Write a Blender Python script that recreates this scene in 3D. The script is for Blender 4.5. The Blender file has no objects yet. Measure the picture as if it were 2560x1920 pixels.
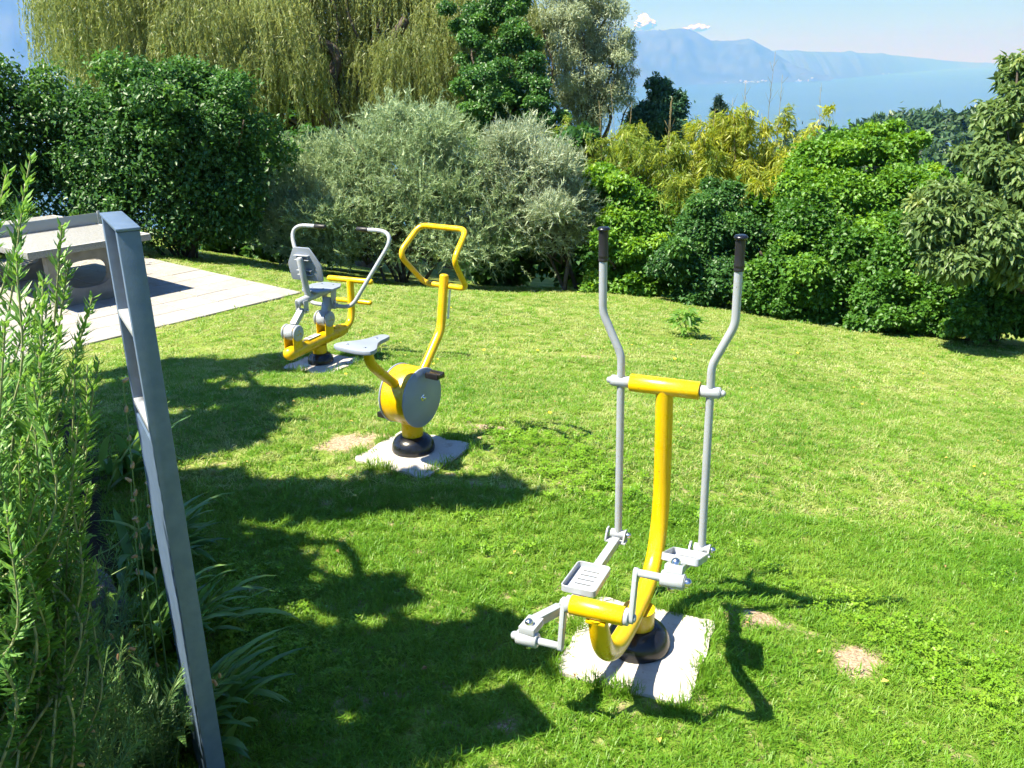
import bpy, bmesh, math, random
import numpy as np
from mathutils import Vector, Matrix

random.seed(7)
rng = np.random.default_rng(11)
SC = bpy.context.scene
COL = SC.collection
rad = math.radians

# ------------------------------------------------------------------ camera
CAM_H = 2.13
PITCH, ROLL, FPX = rad(19.75), rad(1.0), 2200.0
cam_data = bpy.data.cameras.new('camera')
cam_data.sensor_fit = 'HORIZONTAL'
cam_data.sensor_width = 36.0
cam_data.lens = 36.0 * FPX / 2560.0
cam_data.clip_start = 0.05
cam_data.clip_end = 250000.0
cam = bpy.data.objects.new('camera', cam_data)
COL.objects.link(cam)
_f = Vector((0, math.cos(PITCH), -math.sin(PITCH)))
_u = Vector((0, math.sin(PITCH), math.cos(PITCH)))
_r = Vector((1, 0, 0))
_r2 = _r * math.cos(ROLL) - _u * math.sin(ROLL)
_u2 = _u * math.cos(ROLL) + _r * math.sin(ROLL)
_m = Matrix((_r2, _u2, -_f)).transposed().to_4x4()
_m.translation = Vector((0, 0, CAM_H))
cam.matrix_world = _m
SC.camera = cam

# ------------------------------------------------------------------ light
SHX, SHY = 0.55, 0.22                       # shadow offset per metre of height
SUN_EL = math.atan2(1.0, math.hypot(SHX, SHY))
SUN_ROT = math.atan2(-SHX, -SHY)            # towards the sun, from +Y to +X
world = bpy.data.worlds.new('World')
SC.world = world
world.use_nodes = True
wn = world.node_tree.nodes
wl = world.node_tree.links
bg = wn['Background']
sky = wn.new('ShaderNodeTexSky')
sky.sky_type = 'NISHITA'
sky.sun_disc = False
sky.sun_elevation = SUN_EL
sky.sun_rotation = SUN_ROT
sky.altitude = 2500.0
sky.air_density = 0.5
sky.dust_density = 0.1
sky.ozone_density = 3.0
wl.new(sky.outputs[0], bg.inputs['Color'])
bg.inputs['Strength'].default_value = 0.06
sun_data = bpy.data.lights.new('sun', 'SUN')
sun_data.energy = 5.0
sun_data.angle = rad(0.53)
sun_data.color = (1.0, 0.955, 0.88)
sun = bpy.data.objects.new('sun', sun_data)
COL.objects.link(sun)
sun.rotation_euler = Vector((SHX, SHY, -1.0)).to_track_quat('-Z', 'Y').to_euler()
sun.location = (-20, -8, 40)
SC.view_settings.view_transform = 'Standard'
SC.view_settings.look = 'None'
SC.view_settings.gamma = 1.0
SC.view_settings.use_curve_mapping = False
SC.view_settings.exposure = 1.72
SC.render.engine = 'CYCLES'
SC.cycles.max_bounces = 4
SC.cycles.diffuse_bounces = 2
SC.cycles.glossy_bounces = 2
SC.cycles.transmission_bounces = 3
SC.cycles.transparent_max_bounces = 8
SC.cycles.volume_bounces = 2
SC.cycles.sample_clamp_indirect = 6.0
SC.cycles.use_denoising = True

# ------------------------------------------------------------------ materials
def new_mat(name):
    m = bpy.data.materials.new(name)
    m.use_nodes = True
    nt = m.node_tree
    return m, nt.nodes, nt.links, nt.nodes['Principled BSDF']

def ramp(nodes, stops):
    r = nodes.new('ShaderNodeValToRGB')
    els = r.color_ramp.elements
    els[0].position, els[0].color = stops[0][0], (*stops[0][1], 1)
    els[1].position, els[1].color = stops[-1][0], (*stops[-1][1], 1)
    for p, c in stops[1:-1]:
        e = els.new(p)
        e.color = (*c, 1)
    return r

def surf_mat(name, c1, c2, scale=8, rough=0.5, metallic=0.0, bump=0.0, bscale=40, coat=0.0, detail=6, lo=.35, hi=.7, spec=0.5):
    m, n, l, b = new_mat(name)
    tc = n.new('ShaderNodeTexCoord')
    nz = n.new('ShaderNodeTexNoise')
    nz.inputs['Scale'].default_value = scale
    nz.inputs['Detail'].default_value = detail
    l.new(tc.outputs['Object'], nz.inputs['Vector'])
    rp = ramp(n, [(lo, c1), (hi, c2)])
    l.new(nz.outputs['Fac'], rp.inputs[0])
    l.new(rp.outputs[0], b.inputs['Base Color'])
    b.inputs['Roughness'].default_value = rough
    b.inputs['Metallic'].default_value = metallic
    b.inputs['Coat Weight'].default_value = coat
    b.inputs['Specular IOR Level'].default_value = spec
    if bump:
        n2 = n.new('ShaderNodeTexNoise')
        n2.inputs['Scale'].default_value = bscale
        n2.inputs['Detail'].default_value = 8
        l.new(tc.outputs['Object'], n2.inputs['Vector'])
        bp = n.new('ShaderNodeBump')
        bp.inputs['Strength'].default_value = bump
        bp.inputs['Distance'].default_value = 0.01
        l.new(n2.outputs['Fac'], bp.inputs['Height'])
        l.new(bp.outputs[0], b.inputs['Normal'])
    return m

def leaf_mat(name, c1, c2, c3=None, trans=0.35, rough=0.45, spec=0.35, attr='rnd', inst=False):
    """leaf: colour by a per-leaf random value, part of the light passes through"""
    m, n, l, b = new_mat(name)
    out = n['Material Output']
    if inst:
        oi = n.new('ShaderNodeObjectInfo')
        src = oi.outputs['Random']
    else:
        at = n.new('ShaderNodeAttribute')
        at.attribute_name = attr
        src = at.outputs['Fac']
    st = [(0.0, c1), (1.0, c2)] if c3 is None else [(0.0, c1), (0.6, c2), (1.0, c3)]
    rp = ramp(n, st)
    l.new(src, rp.inputs[0])
    l.new(rp.outputs[0], b.inputs['Base Color'])
    b.inputs['Roughness'].default_value = rough
    b.inputs['Specular IOR Level'].default_value = spec
    tr = n.new('ShaderNodeBsdfTranslucent')
    hs = n.new('ShaderNodeHueSaturation')
    hs.inputs['Hue'].default_value = 0.485
    hs.inputs['Saturation'].default_value = 1.1
    hs.inputs['Value'].default_value = 1.7
    l.new(rp.outputs[0], hs.inputs['Color'])
    l.new(hs.outputs[0], tr.inputs['Color'])
    mx = n.new('ShaderNodeMixShader')
    mx.inputs[0].default_value = trans
    l.new(b.outputs[0], mx.inputs[1])
    l.new(tr.outputs[0], mx.inputs[2])
    l.new(mx.outputs[0], out.inputs['Surface'])
    return m

def paint_mat(name, c1, c2, chip, rough):
    """powder coat: slow drift of tone, grime low in the gloss, a few small chips"""
    m, n, l, b = new_mat(name)
    tc = n.new('ShaderNodeTexCoord')
    def noise(sc, det=5):
        q = n.new('ShaderNodeTexNoise')
        q.inputs['Scale'].default_value = sc
        q.inputs['Detail'].default_value = det
        l.new(tc.outputs['Object'], q.inputs['Vector'])
        return q
    a = noise(4)
    rp = ramp(n, [(.3, c1), (.7, c2)])
    l.new(a.outputs['Fac'], rp.inputs[0])
    g = noise(16, 8)
    gr = ramp(n, [(.60, (0, 0, 0)), (.80, (.45, .45, .45))])
    l.new(g.outputs['Fac'], gr.inputs[0])
    m1 = n.new('ShaderNodeMix')
    m1.data_type = 'RGBA'
    l.new(gr.outputs[0], m1.inputs[0])
    l.new(rp.outputs[0], m1.inputs[6])
    m1.inputs[7].default_value = (c1[0] * .72, c1[1] * .72, c1[2] * .72 + .01, 1)
    c = noise(75, 3)
    cr = ramp(n, [(.735, (0, 0, 0)), (.75, (.85, .85, .85))])
    l.new(c.outputs['Fac'], cr.inputs[0])
    m2 = n.new('ShaderNodeMix')
    m2.data_type = 'RGBA'
    l.new(cr.outputs[0], m2.inputs[0])
    l.new(m1.outputs[2], m2.inputs[6])
    m2.inputs[7].default_value = (*chip, 1)
    l.new(m2.outputs[2], b.inputs['Base Color'])
    rr = n.new('ShaderNodeMapRange')
    rr.inputs['From Min'].default_value = .35
    rr.inputs['From Max'].default_value = .75
    rr.inputs['To Min'].default_value = rough * .85
    rr.inputs['To Max'].default_value = rough * 1.7
    l.new(g.outputs['Fac'], rr.inputs['Value'])
    l.new(rr.outputs[0], b.inputs['Roughness'])
    b.inputs['Coat Weight'].default_value = .15
    bp = n.new('ShaderNodeBump')
    bp.inputs['Strength'].default_value = .03
    bp.inputs['Distance'].default_value = .01
    l.new(noise(110, 2).outputs['Fac'], bp.inputs['Height'])
    l.new(bp.outputs[0], b.inputs['Normal'])
    return m

def stained_concrete(name):
    m = surf_mat(name, (.26, .225, .185), (.42, .395, .36), 9, .9, bump=.4, bscale=45, lo=.27, hi=.42)
    n, l = m.node_tree.nodes, m.node_tree.links
    b = n['Principled BSDF']
    old = b.inputs['Base Color'].links[0].from_socket
    tc = n.new('ShaderNodeTexCoord')
    q = n.new('ShaderNodeTexNoise')
    q.inputs['Scale'].default_value = 17
    q.inputs['Detail'].default_value = 9
    q.inputs['Roughness'].default_value = .7
    l.new(tc.outputs['Object'], q.inputs['Vector'])
    r_ = ramp(n, [(.62, (0, 0, 0)), (.70, (.75, .75, .75))])
    l.new(q.outputs['Fac'], r_.inputs[0])
    mx = n.new('ShaderNodeMix')
    mx.data_type = 'RGBA'
    l.new(r_.outputs[0], mx.inputs[0])
    l.new(old, mx.inputs[6])
    mx.inputs[7].default_value = (.17, .11, .07, 1)
    l.new(mx.outputs[2], b.inputs['Base Color'])
    return m

M = {}
M['yellow'] = paint_mat('yellow_paint', (.60, .375, .0015), (.66, .415, .002), (.20, .10, .01), .27)
M['grey'] = paint_mat('grey_paint', (.29, .318, .352), (.33, .357, .39), (.13, .11, .09), .36)
M['grey_board'] = surf_mat('grey_board', (.20, .235, .295), (.235, .27, .33), 9, .42, bump=.03, bscale=150)
M['frame_paint'] = surf_mat('metallic_grey_paint', (.075, .122, .20), (.10, .15, .23), 30, .5, metallic=.1, bump=.06, bscale=180)
M['black'] = surf_mat('black_plastic', (.005, .006, .009), (.010, .011, .015), 14, .26, bump=.05, bscale=120)
M['rubber'] = surf_mat('black_rubber', (.006, .006, .007), (.011, .011, .012), 20, .5, bump=.1, bscale=200)
M['chrome'] = surf_mat('steel', (.55, .54, .52), (.66, .65, .63), 20, .22, metallic=1.0)
M['concrete_white'] = stained_concrete('pale_concrete')
M['tile'] = surf_mat('paving_concrete', (.46, .42, .375), (.54, .50, .45), 4, .85, bump=.18, bscale=160)
M['patio_bed'] = surf_mat('joint_sand', (.05, .05, .035), (.10, .10, .07), 30, .95)
M['table'] = surf_mat('table_concrete', (.16, .165, .162), (.27, .275, .268), 60, .8, bump=.12, bscale=200)
M['table_leg'] = surf_mat('leg_concrete', (.165, .163, .157), (.23, .228, .22), 9, .85, bump=.25, bscale=90)
M['net'] = surf_mat('net_metal', (.26, .295, .31), (.30, .33, .345), 5, .4, metallic=.2)
M['panel'] = surf_mat('beige_board', (.33, .255, .165), (.40, .315, .21), 7, .6)
M['bark'] = surf_mat('bark', (.045, .035, .026), (.10, .08, .06), 12, .9, bump=.6, bscale=25)
M['bark_pale'] = surf_mat('pale_bark', (.10, .085, .06), (.19, .16, .11), 10, .9, bump=.5, bscale=25)
M['twig'] = surf_mat('twig', (.14, .12, .05), (.25, .21, .09), 9, .8)
M['rock'] = surf_mat('rock', (.05, .05, .055), (.16, .155, .15), 5, .9, bump=.8, bscale=18)
M['dry'] = surf_mat('dried_flower', (.34, .19, .09), (.50, .33, .20), 30, .8)
M['decal'] = surf_mat('sticker', (.62, .61, .58), (.68, .67, .64), 8, .5)
M['decal_dark'] = surf_mat('sticker_print', (.07, .07, .08), (.11, .11, .12), 8, .5)

# ------------------------------------------------------------------ mesh helpers
def link(o, parent=None):
    COL.objects.link(o)
    if parent is not None:
        o.parent = parent
    return o

def obj_from(name, verts, faces, mat, parent=None, smooth=True, attr=None):
    me = bpy.data.meshes.new(name)
    me.from_pydata([tuple(v) for v in verts], [], [tuple(f) for f in faces])
    if isinstance(mat, (list, tuple)):
        for m_ in mat:
            me.materials.append(m_)
    else:
        me.materials.append(mat)
    if smooth:
        me.polygons.foreach_set('use_smooth', [True] * len(me.polygons))
    me.update()
    o = bpy.data.objects.new(name, me)
    return link(o, parent)

def fast_mesh(name, V, F, mat, rnd=None, smooth=False):
    """V (n,3) array, F (m,k) array"""
    me = bpy.data.meshes.new(name)
    V = np.asarray(V, np.float32)
    F = np.asarray(F, np.int32)
    k = F.shape[1]
    me.vertices.add(len(V))
    me.vertices.foreach_set('co', V.ravel())
    me.loops.add(F.size)
    me.loops.foreach_set('vertex_index', F.ravel())
    me.polygons.add(len(F))
    me.polygons.foreach_set('loop_start', np.arange(0, F.size, k, dtype=np.int32))
    me.polygons.foreach_set('loop_total', np.full(len(F), k, np.int32))
    if smooth:
        me.polygons.foreach_set('use_smooth', np.ones(len(F), bool))
    if rnd is not None:
        a = me.attributes.new('rnd', 'FLOAT', 'POINT')
        a.data.foreach_set('value', np.asarray(rnd, np.float32))
    me.materials.append(mat)
    me.update(calc_edges=True)
    me.validate()
    return me

def fast_obj(name, V, F, mat, parent=None, rnd=None, smooth=False):
    return link(bpy.data.objects.new(name, fast_mesh(name, V, F, mat, rnd, smooth)), parent)

def empty(name, loc=(0, 0, 0), rz=0.0):
    o = bpy.data.objects.new(name, None)
    o.empty_display_size = 0.1
    link(o)
    o.location = loc
    o.rotation_euler = (0, 0, rz)
    return o

def tag(o, label=None, cat=None, group=None, kind=None):
    for k, v in (('label', label), ('category', cat), ('group', group), ('kind', kind)):
        if v:
            o[k] = v
    return o

def fillet(pts, r, n=7):
    pts = [Vector(p) for p in pts]
    out = [pts[0]]
    for i in range(1, len(pts) - 1):
        a, b, c = pts[i - 1], pts[i], pts[i + 1]
        d1, d2 = (a - b), (c - b)
        l1, l2 = d1.length, d2.length
        d1.normalize()
        d2.normalize()
        ang = d1.angle(d2)
        if ang > math.pi - .02:
            out.append(b)
            continue
        t = min(r / math.tan(ang / 2), .49 * l1, .49 * l2)
        p, q = b + d1 * t, b + d2 * t
        for k in range(n + 1):
            s = k / n
            out.append(p * (1 - s) ** 2 + b * 2 * s * (1 - s) + q * s * s)
    out.append(pts[-1])
    return out

def smooth_path(pts, sub=6):
    P = [np.array(p, float) for p in pts]
    P = [2 * P[0] - P[1]] + P + [2 * P[-1] - P[-2]]
    out = []
    for i in range(1, len(P) - 2):
        for k in range(sub):
            t = k / sub
            a, b, c, d = P[i - 1], P[i], P[i + 1], P[i + 2]
            out.append(.5 * ((2 * b) + (c - a) * t + (2 * a - 5 * b + 4 * c - d) * t * t + (3 * b - a - 3 * c + d) * t ** 3))
    out.append(P[-2])
    return [Vector(p) for p in out]

def tube_data(path, r, seg=16, closed=False, cap=True, dome=0.0):
    path = [Vector(p) for p in path]
    n = len(path)
    R = list(r) if isinstance(r, (list, tuple, np.ndarray)) else [r] * n
    T = []
    for i in range(n):
        if closed:
            t = path[(i + 1) % n] - path[i - 1]
        else:
            t = path[min(i + 1, n - 1)] - path[max(i - 1, 0)]
        T.append(t.normalized())
    ref = Vector((0, 0, 1)) if abs(T[0].z) < .9 else Vector((1, 0, 0))
    u = T[0].cross(ref).normalized()
    V, F = [], []
    for i in range(n):
        if i:
            u = (u - T[i] * u.dot(T[i])).normalized()
        w = T[i].cross(u)
        for k in range(seg):
            a = 2 * math.pi * k / seg
            V.append(path[i] + (u * math.cos(a) + w * math.sin(a)) * R[i])
    for i in range(n if closed else n - 1):
        j = (i + 1) % n
        for k in range(seg):
            k2 = (k + 1) % seg
            F.append((i * seg + k, i * seg + k2, j * seg + k2, j * seg + k))
    if cap and not closed:
        F.append(tuple(range(seg))[::-1])
        F.append(tuple((n - 1) * seg + k for k in range(seg)))
    return V, F

def tube(name, path, r, mat, parent, seg=16, **kw):
    V, F = tube_data(path, r, seg, **kw)
    o = obj_from(name, V, F, mat, parent)
    flat_caps(o)
    return o

def flat_caps(o, ang=40):
    me = o.data
    bm = bmesh.new()
    bm.from_mesh(me)
    bmesh.ops.recalc_face_normals(bm, faces=bm.faces[:])
    lim = rad(ang)
    for e in bm.edges:
        e.smooth = not (len(e.link_faces) == 2 and e.calc_face_angle(0) > lim)
    for f in bm.faces:
        f.smooth = True
    bm.to_mesh(me)
    bm.free()

def rod(name, a, b, r, mat, parent, seg=18, bev=.15):
    """cylinder from a to b with bevelled rims; bev is a fraction of r"""
    a, b = Vector(a), Vector(b)
    d = (b - a).normalized()
    e = r * bev
    V, F = tube_data([a, a + d * e, b - d * e, b], [r - e, r, r, r - e], seg)
    o = obj_from(name, V, F, mat, parent)
    flat_caps(o, 50)
    return o

def dome_bolt(name, a, d, r, h, mat, parent, seg=14):
    a, d = Vector(a), Vector(d).normalized()
    path, R = [], []
    for s, k in ((0, 1), (.45, 1), (.7, .86), (.88, .6), (1, .25)):
        path.append(a + d * h * s)
        R.append(r * k)
    V, F = tube_data(path, R, seg)
    o = obj_from(name, V, F, mat, parent)
    flat_caps(o, 60)
    return o

def lathe(name, prof, mat, parent, seg=32, loc=(0, 0, 0)):
    V, F = [], []
    for (r, z) in prof:
        for k in range(seg):
            a = 2 * math.pi * k / seg
            V.append((loc[0] + r * math.cos(a), loc[1] + r * math.sin(a), loc[2] + z))
    for i in range(len(prof) - 1):
        for k in range(seg):
            k2 = (k + 1) % seg
            F.append((i * seg + k, i * seg + k2, (i + 1) * seg + k2, (i + 1) * seg + k))
    F.append(tuple(range(seg))[::-1])
    F.append(tuple((len(prof) - 1) * seg + k for k in range(seg)))
    o = obj_from(name, V, F, mat, parent)
    flat_caps(o, 35)
    return o

def plate(name, outline, axis_o, ax, ay, thick, mat, parent, bev=.004, hole=None):
    """extruded outline: points axis_o + x*ax + y*ay, thickness along ax x ay"""
    ax, ay, oo = Vector(ax), Vector(ay), Vector(axis_o)
    nz = ax.cross(ay).normalized()
    bm = bmesh.new()
    vs = [bm.verts.new(oo + ax * p[0] + ay * p[1]) for p in outline]
    if hole:
        hs = [bm.verts.new(oo + ax * p[0] + ay * p[1]) for p in hole]
        k = len(vs)
        for i in range(k):
            bm.faces.new((vs[i], vs[(i + 1) % k], hs[(i + 1) % k], hs[i]))
    else:
        bm.faces.new(vs)
    ret = bmesh.ops.extrude_face_region(bm, geom=bm.faces[:])
    bmesh.ops.translate(bm, vec=nz * thick, verts=[v for v in ret['geom'] if isinstance(v, bmesh.types.BMVert)])
    bmesh.ops.recalc_face_normals(bm, faces=bm.faces[:])
    if bev:
        es = [e for e in bm.edges if len(e.link_faces) == 2 and e.calc_face_angle(0) > .8]
        bmesh.ops.bevel(bm, geom=es, offset=bev, segments=2, affect='EDGES', profile=.6)
    me = bpy.data.meshes.new(name)
    bm.to_mesh(me)
    bm.free()
    me.materials.append(mat)
    o = bpy.data.objects.new(name, me)
    link(o, parent)
    flat_caps(o, 35)
    return o

def box_between(name, a, b, w, h, mat, parent, up=(0, 0, 1), bev=.003, taper=1.0):
    """bar of section w x h from a to b"""
    a, b = Vector(a), Vector(b)
    d = (b - a).normalized()
    s = d.cross(Vector(up)).normalized()
    t = s.cross(d).normalized()
    bm = bmesh.new()
    q = []
    for p, k in ((a, 1.0), (b, taper)):
        for sx, sy in ((-1, -1), (1, -1), (1, 1), (-1, 1)):
            q.append(bm.verts.new(p + s * (sx * w / 2 * k) + t * (sy * h / 2 * k)))
    for f in ((0, 1, 2, 3), (7, 6, 5, 4), (0, 4, 5, 1), (1, 5, 6, 2), (2, 6, 7, 3), (3, 7, 4, 0)):
        bm.faces.new([q[i] for i in f])
    bmesh.ops.recalc_face_normals(bm, faces=bm.faces[:])
    if bev:
        bmesh.ops.bevel(bm, geom=bm.edges[:], offset=bev, segments=2, affect='EDGES', profile=.6)
    me = bpy.data.meshes.new(name)
    bm.to_mesh(me)
    bm.free()
    me.materials.append(mat)
    o = bpy.data.objects.new(name, me)
    link(o, parent)
    flat_caps(o, 35)
    return o

def join_into(o, others):
    """merge the meshes of others into o (same part)"""
    bm = bmesh.new()
    bm.from_mesh(o.data)
    for p in others:
        bm.from_mesh(p.data)
    bm.to_mesh(o.data)
    bm.free()
    for p in others:
        me = p.data
        bpy.data.objects.remove(p)
        bpy.data.meshes.remove(me)
    return o

# ------------------------------------------------------------------ terrain
CTRL = np.array([
    (.49, 2.92, 0), (-.58, 4.67, .05), (-1.715, 7.527, -.334), (-2.69, 11.12, -.575), (-3.98, 9.59, -.575), (-5.4, 8.0, -.575),
    (-5.3, 13.2, -.575), (-4.6, 10.9, -.58), (-7.5, 11.0, -.5), (-4.14, 13.33, -.69), (-5.37, 13.9, -.66), (-7.98, 14, -.35),
    (-2.15, 14.7, -1.33), (1.1, 15.1, -1.59), (2.16, 10.55, -1.05), (6.99, 11.42, -1.57), (5.24, 11.96, -1.54), (3.82, 13.04, -1.51),
    (2.79, 14.08, -1.575), (1.58, 15.13, -1.6), (.6, 5.0, -.06), (1.6, 3.2, -.13), (0, 2.2, .03), (-1.6, 4.0, .06), (-2.6, 5.6, .0),
    (-3.3, 6.9, -.28), (-.2, 7.5, -.4), (3.2, 5.0, -.5), (4.5, 8, -1.05), (0, 25, -4), (-10, 25, -2.4), (12, 20, -4.2), (14, 9, -2.7),
    (-14, 12, .2), (-7, 5, .45), (0, 0, .45), (3, 0, .15), (7, 3, -.7), (-4.2, 3.5, .55), (-1.15, 2.6, .06)], float)

def _phi(r):
    return np.where(r > 1e-9, r * r * np.log(np.maximum(r, 1e-9)), 0.0)
_n = len(CTRL)
_K = _phi(np.hypot(CTRL[:, None, 0] - CTRL[None, :, 0], CTRL[:, None, 1] - CTRL[None, :, 1])) + np.eye(_n) * .15
_Pm = np.c_[np.ones(_n), CTRL[:, :2]]
_A = np.block([[_K, _Pm], [_Pm.T, np.zeros((3, 3))]])
_W = np.linalg.solve(_A, np.r_[CTRL[:, 2], np.zeros(3)])

PU = np.array([math.cos(rad(50)), math.sin(rad(50))])
PV = np.array([math.cos(rad(140)), math.sin(rad(140))])
PT = np.array([-2.69, 11.12])
PZ = -0.55
TILE, NU, NV = .47, 11, 12

def sstep(a, b, x):
    t = np.clip((x - a) / (b - a), 0, 1)
    return t * t * (3 - 2 * t)

def bed_side(x, y):
    """positive inside the planted bed, metres from its edge"""
    ex = np.interp(y, [0, 2.2, 2.7, 3.6, 5.0, 6.2, 6.6], [-.8, -1.12, -1.3, -1.78, -2.5, -3.1, -30])
    return ex - x

def gz(x, y):
    x = np.atleast_1d(np.asarray(x, float))
    y = np.atleast_1d(np.asarray(y, float))
    sh = x.shape
    xf, yf = x.ravel(), y.ravel()
    xc, yc = np.clip(xf, -14, 14), np.clip(yf, -3, 26)
    z = np.zeros(len(xf))
    for i in range(0, len(xf), 20000):
        s = slice(i, i + 20000)
        r = np.hypot(xc[s, None] - CTRL[None, :, 0], yc[s, None] - CTRL[None, :, 1])
        z[s] = _phi(r) @ _W[:_n] + _W[_n] + _W[_n + 1] * xc[s] + _W[_n + 2] * yc[s]
    far = np.hypot(np.maximum(0, np.abs(xf) - 14), np.maximum(0, yf - 26))
    z -= .17 * np.maximum(0, yf - 26) + .03 * np.maximum(0, np.abs(xf) - 14)
    # raised bed by the camera
    b = bed_side(xf, yf)
    z += .42 * sstep(.1, .8, b) * sstep(3.4, 1.6, yf)
    # the patio is cut level
    du = -((xf - PT[0]) * PU[0] + (yf - PT[1]) * PU[1])
    dv = (xf - PT[0]) * PV[0] + (yf - PT[1]) * PV[1]
    ins = np.minimum(np.minimum(du, NU * TILE - du), np.minimum(dv, NV * TILE - dv))
    k = sstep(-.5, -.02, ins)
    z = z * (1 - k) + (PZ - .015) * k
    z = np.where(ins > .03, PZ - .12, z)
    # a few lumps
    z = z + (.012 * np.sin(xf * 1.9 + yf * .7) + .01 * np.sin(xf * .8 - yf * 2.3 + 1)) * (1 - k) * sstep(2.0, 4.0, yf)
    for sx, sy, sz in ((.47, 2.87, .015), (-.596, 4.636, .065), (-1.695, 7.507, -.33)):
        w = sstep(.75, .33, np.hypot(xf - sx, yf - sy))
        z = z * (1 - w) + (sz - .014) * w
    return np.maximum(z, -334.0).reshape(sh)

def gz1(x, y):
    return float(gz(x, y)[0])

def axis_coords(lo, hi, fine, grow, limit_lo, limit_hi):
    c = list(np.arange(lo, hi, fine))
    s, v = fine, hi
    while v < limit_hi:
        c.append(v)
        s *= grow
        v += s
    c.append(limit_hi)
    s, v = fine, lo
    pre = []
    while v > limit_lo:
        s *= grow
        v -= s
        pre.append(max(v, limit_lo))
    return np.array(pre[::-1] + c)

gx = axis_coords(-8, 9, .1, 1.16, -2600, 2600)
gy = axis_coords(0, 17, .1, 1.16, -900, 2600)
GX, GY = np.meshgrid(gx, gy)
GZ = gz(GX, GY)
nx, ny = len(gx), len(gy)
idx = np.arange(nx * ny).reshape(ny, nx)
quads = np.stack([idx[:-1, :-1], idx[:-1, 1:], idx[1:, 1:], idx[1:, :-1]], -1).reshape(-1, 4)

# bare earth spots: x, y, rx, ry, turn
BARE = [(1.0, 3.10, .15, .09, .3), (1.33, 2.86, .17, .12, 1.1), (-.98, 4.80, .27, .14, .4), (-.15, 5.1, .22, .11, .1), (.2, 3.12, .16, .06, 0),
        (-1.95, 7.05, .22, .12, .2), (.75, 8.3, .22, .10, .3), (-4.1, 12.1, 1.1, .10, 2.44), (.42, 2.55, .14, .06, .2)]

def bare_mask(x, y):
    m = np.zeros_like(x)
    for bx, by, rx, ry, t in BARE:
        dx, dy = x - bx, y - by
        a = (dx * math.cos(t) + dy * math.sin(t)) / rx
        b = (-dx * math.sin(t) + dy * math.cos(t)) / ry
        m = np.maximum(m, 1 - np.hypot(a, b))
    return m

def ground_material():
    m, n, l, b = new_mat('lawn_soil')
    tc = n.new('ShaderNodeTexCoord')
    nz = n.new('ShaderNodeTexNoise')
    nz.inputs['Scale'].default_value = .8
    nz.inputs['Detail'].default_value = 10
    nz.inputs['Roughness'].default_value = .65
    l.new(tc.outputs['Object'], nz.inputs['Vector'])
    r1 = ramp(n, [(.3, (.085, .15, .02)), (.5, (.14, .215, .035)), (.72, (.24, .27, .08))])
    l.new(nz.outputs['Fac'], r1.inputs[0])
    n2 = n.new('ShaderNodeTexNoise')
    n2.inputs['Scale'].default_value = 60
    n2.inputs['Detail'].default_value = 4
    l.new(tc.outputs['Object'], n2.inputs['Vector'])
    mul = n.new('ShaderNodeMix')
    mul.data_type = 'RGBA'
    mul.blend_type = 'MULTIPLY'
    mul.inputs[0].default_value = .7
    r2 = ramp(n, [(.3, (.45, .45, .4)), (.7, (1.25, 1.25, 1.1))])
    l.new(n2.outputs['Fac'], r2.inputs[0])
    l.new(r1.outputs[0], mul.inputs[6])
    l.new(r2.outputs[0], mul.inputs[7])
    # bare earth and the bed, from a point attribute broken up by noise
    at = n.new('ShaderNodeAttribute')
    at.attribute_name = 'bare'
    n3 = n.new('ShaderNodeTexNoise')
    n3.inputs['Scale'].default_value = 13
    n3.inputs['Detail'].default_value = 6
    l.new(tc.outputs['Object'], n3.inputs['Vector'])
    ad = n.new('ShaderNodeMath')
    ad.operation = 'MULTIPLY_ADD'
    ad.inputs[1].default_value = 1.35
    l.new(n3.outputs['Fac'], ad.inputs[0])
    l.new(at.outputs['Fac'], ad.inputs[2])
    mr = n.new('ShaderNodeMapRange')
    mr.inputs['From Min'].default_value = .74
    mr.inputs['From Max'].default_value = 1.02
    l.new(ad.outputs[0], mr.inputs['Value'])
    soil = ramp(n, [(.3, (.16, .115, .075)), (.55, (.33, .25, .17)), (.75, (.47, .39, .28))])
    n4 = n.new('ShaderNodeTexNoise')
    n4.inputs['Scale'].default_value = 90
    n4.inputs['Detail'].default_value = 5
    l.new(tc.outputs['Object'], n4.inputs['Vector'])
    l.new(n4.outputs['Fac'], soil.inputs[0])
    mx = n.new('ShaderNodeMix')
    mx.data_type = 'RGBA'
    l.new(mr.outputs[0], mx.inputs[0])
    l.new(mul.outputs[2], mx.inputs[6])
    l.new(soil.outputs[0], mx.inputs[7])
    a2 = n.new('ShaderNodeAttribute')
    a2.attribute_name = 'bed'
    m2 = n.new('ShaderNodeMix')
    m2.data_type = 'RGBA'
    l.new(a2.outputs['Fac'], m2.inputs[0])
    l.new(mx.outputs[2], m2.inputs[6])
    m2.inputs[7].default_value = (.035, .027, .02, 1)
    l.new(m2.outputs[2], b.inputs['Base Color'])
    b.inputs['Roughness'].default_value = .95
    b.inputs['Specular IOR Level'].default_value = .1
    bp = n.new('ShaderNodeBump')
    bp.inputs['Strength'].default_value = .6
    bp.inputs['Distance'].default_value = .02
    l.new(n2.outputs['Fac'], bp.inputs['Height'])
    l.new(bp.outputs[0], b.inputs['Normal'])
    return m

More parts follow.
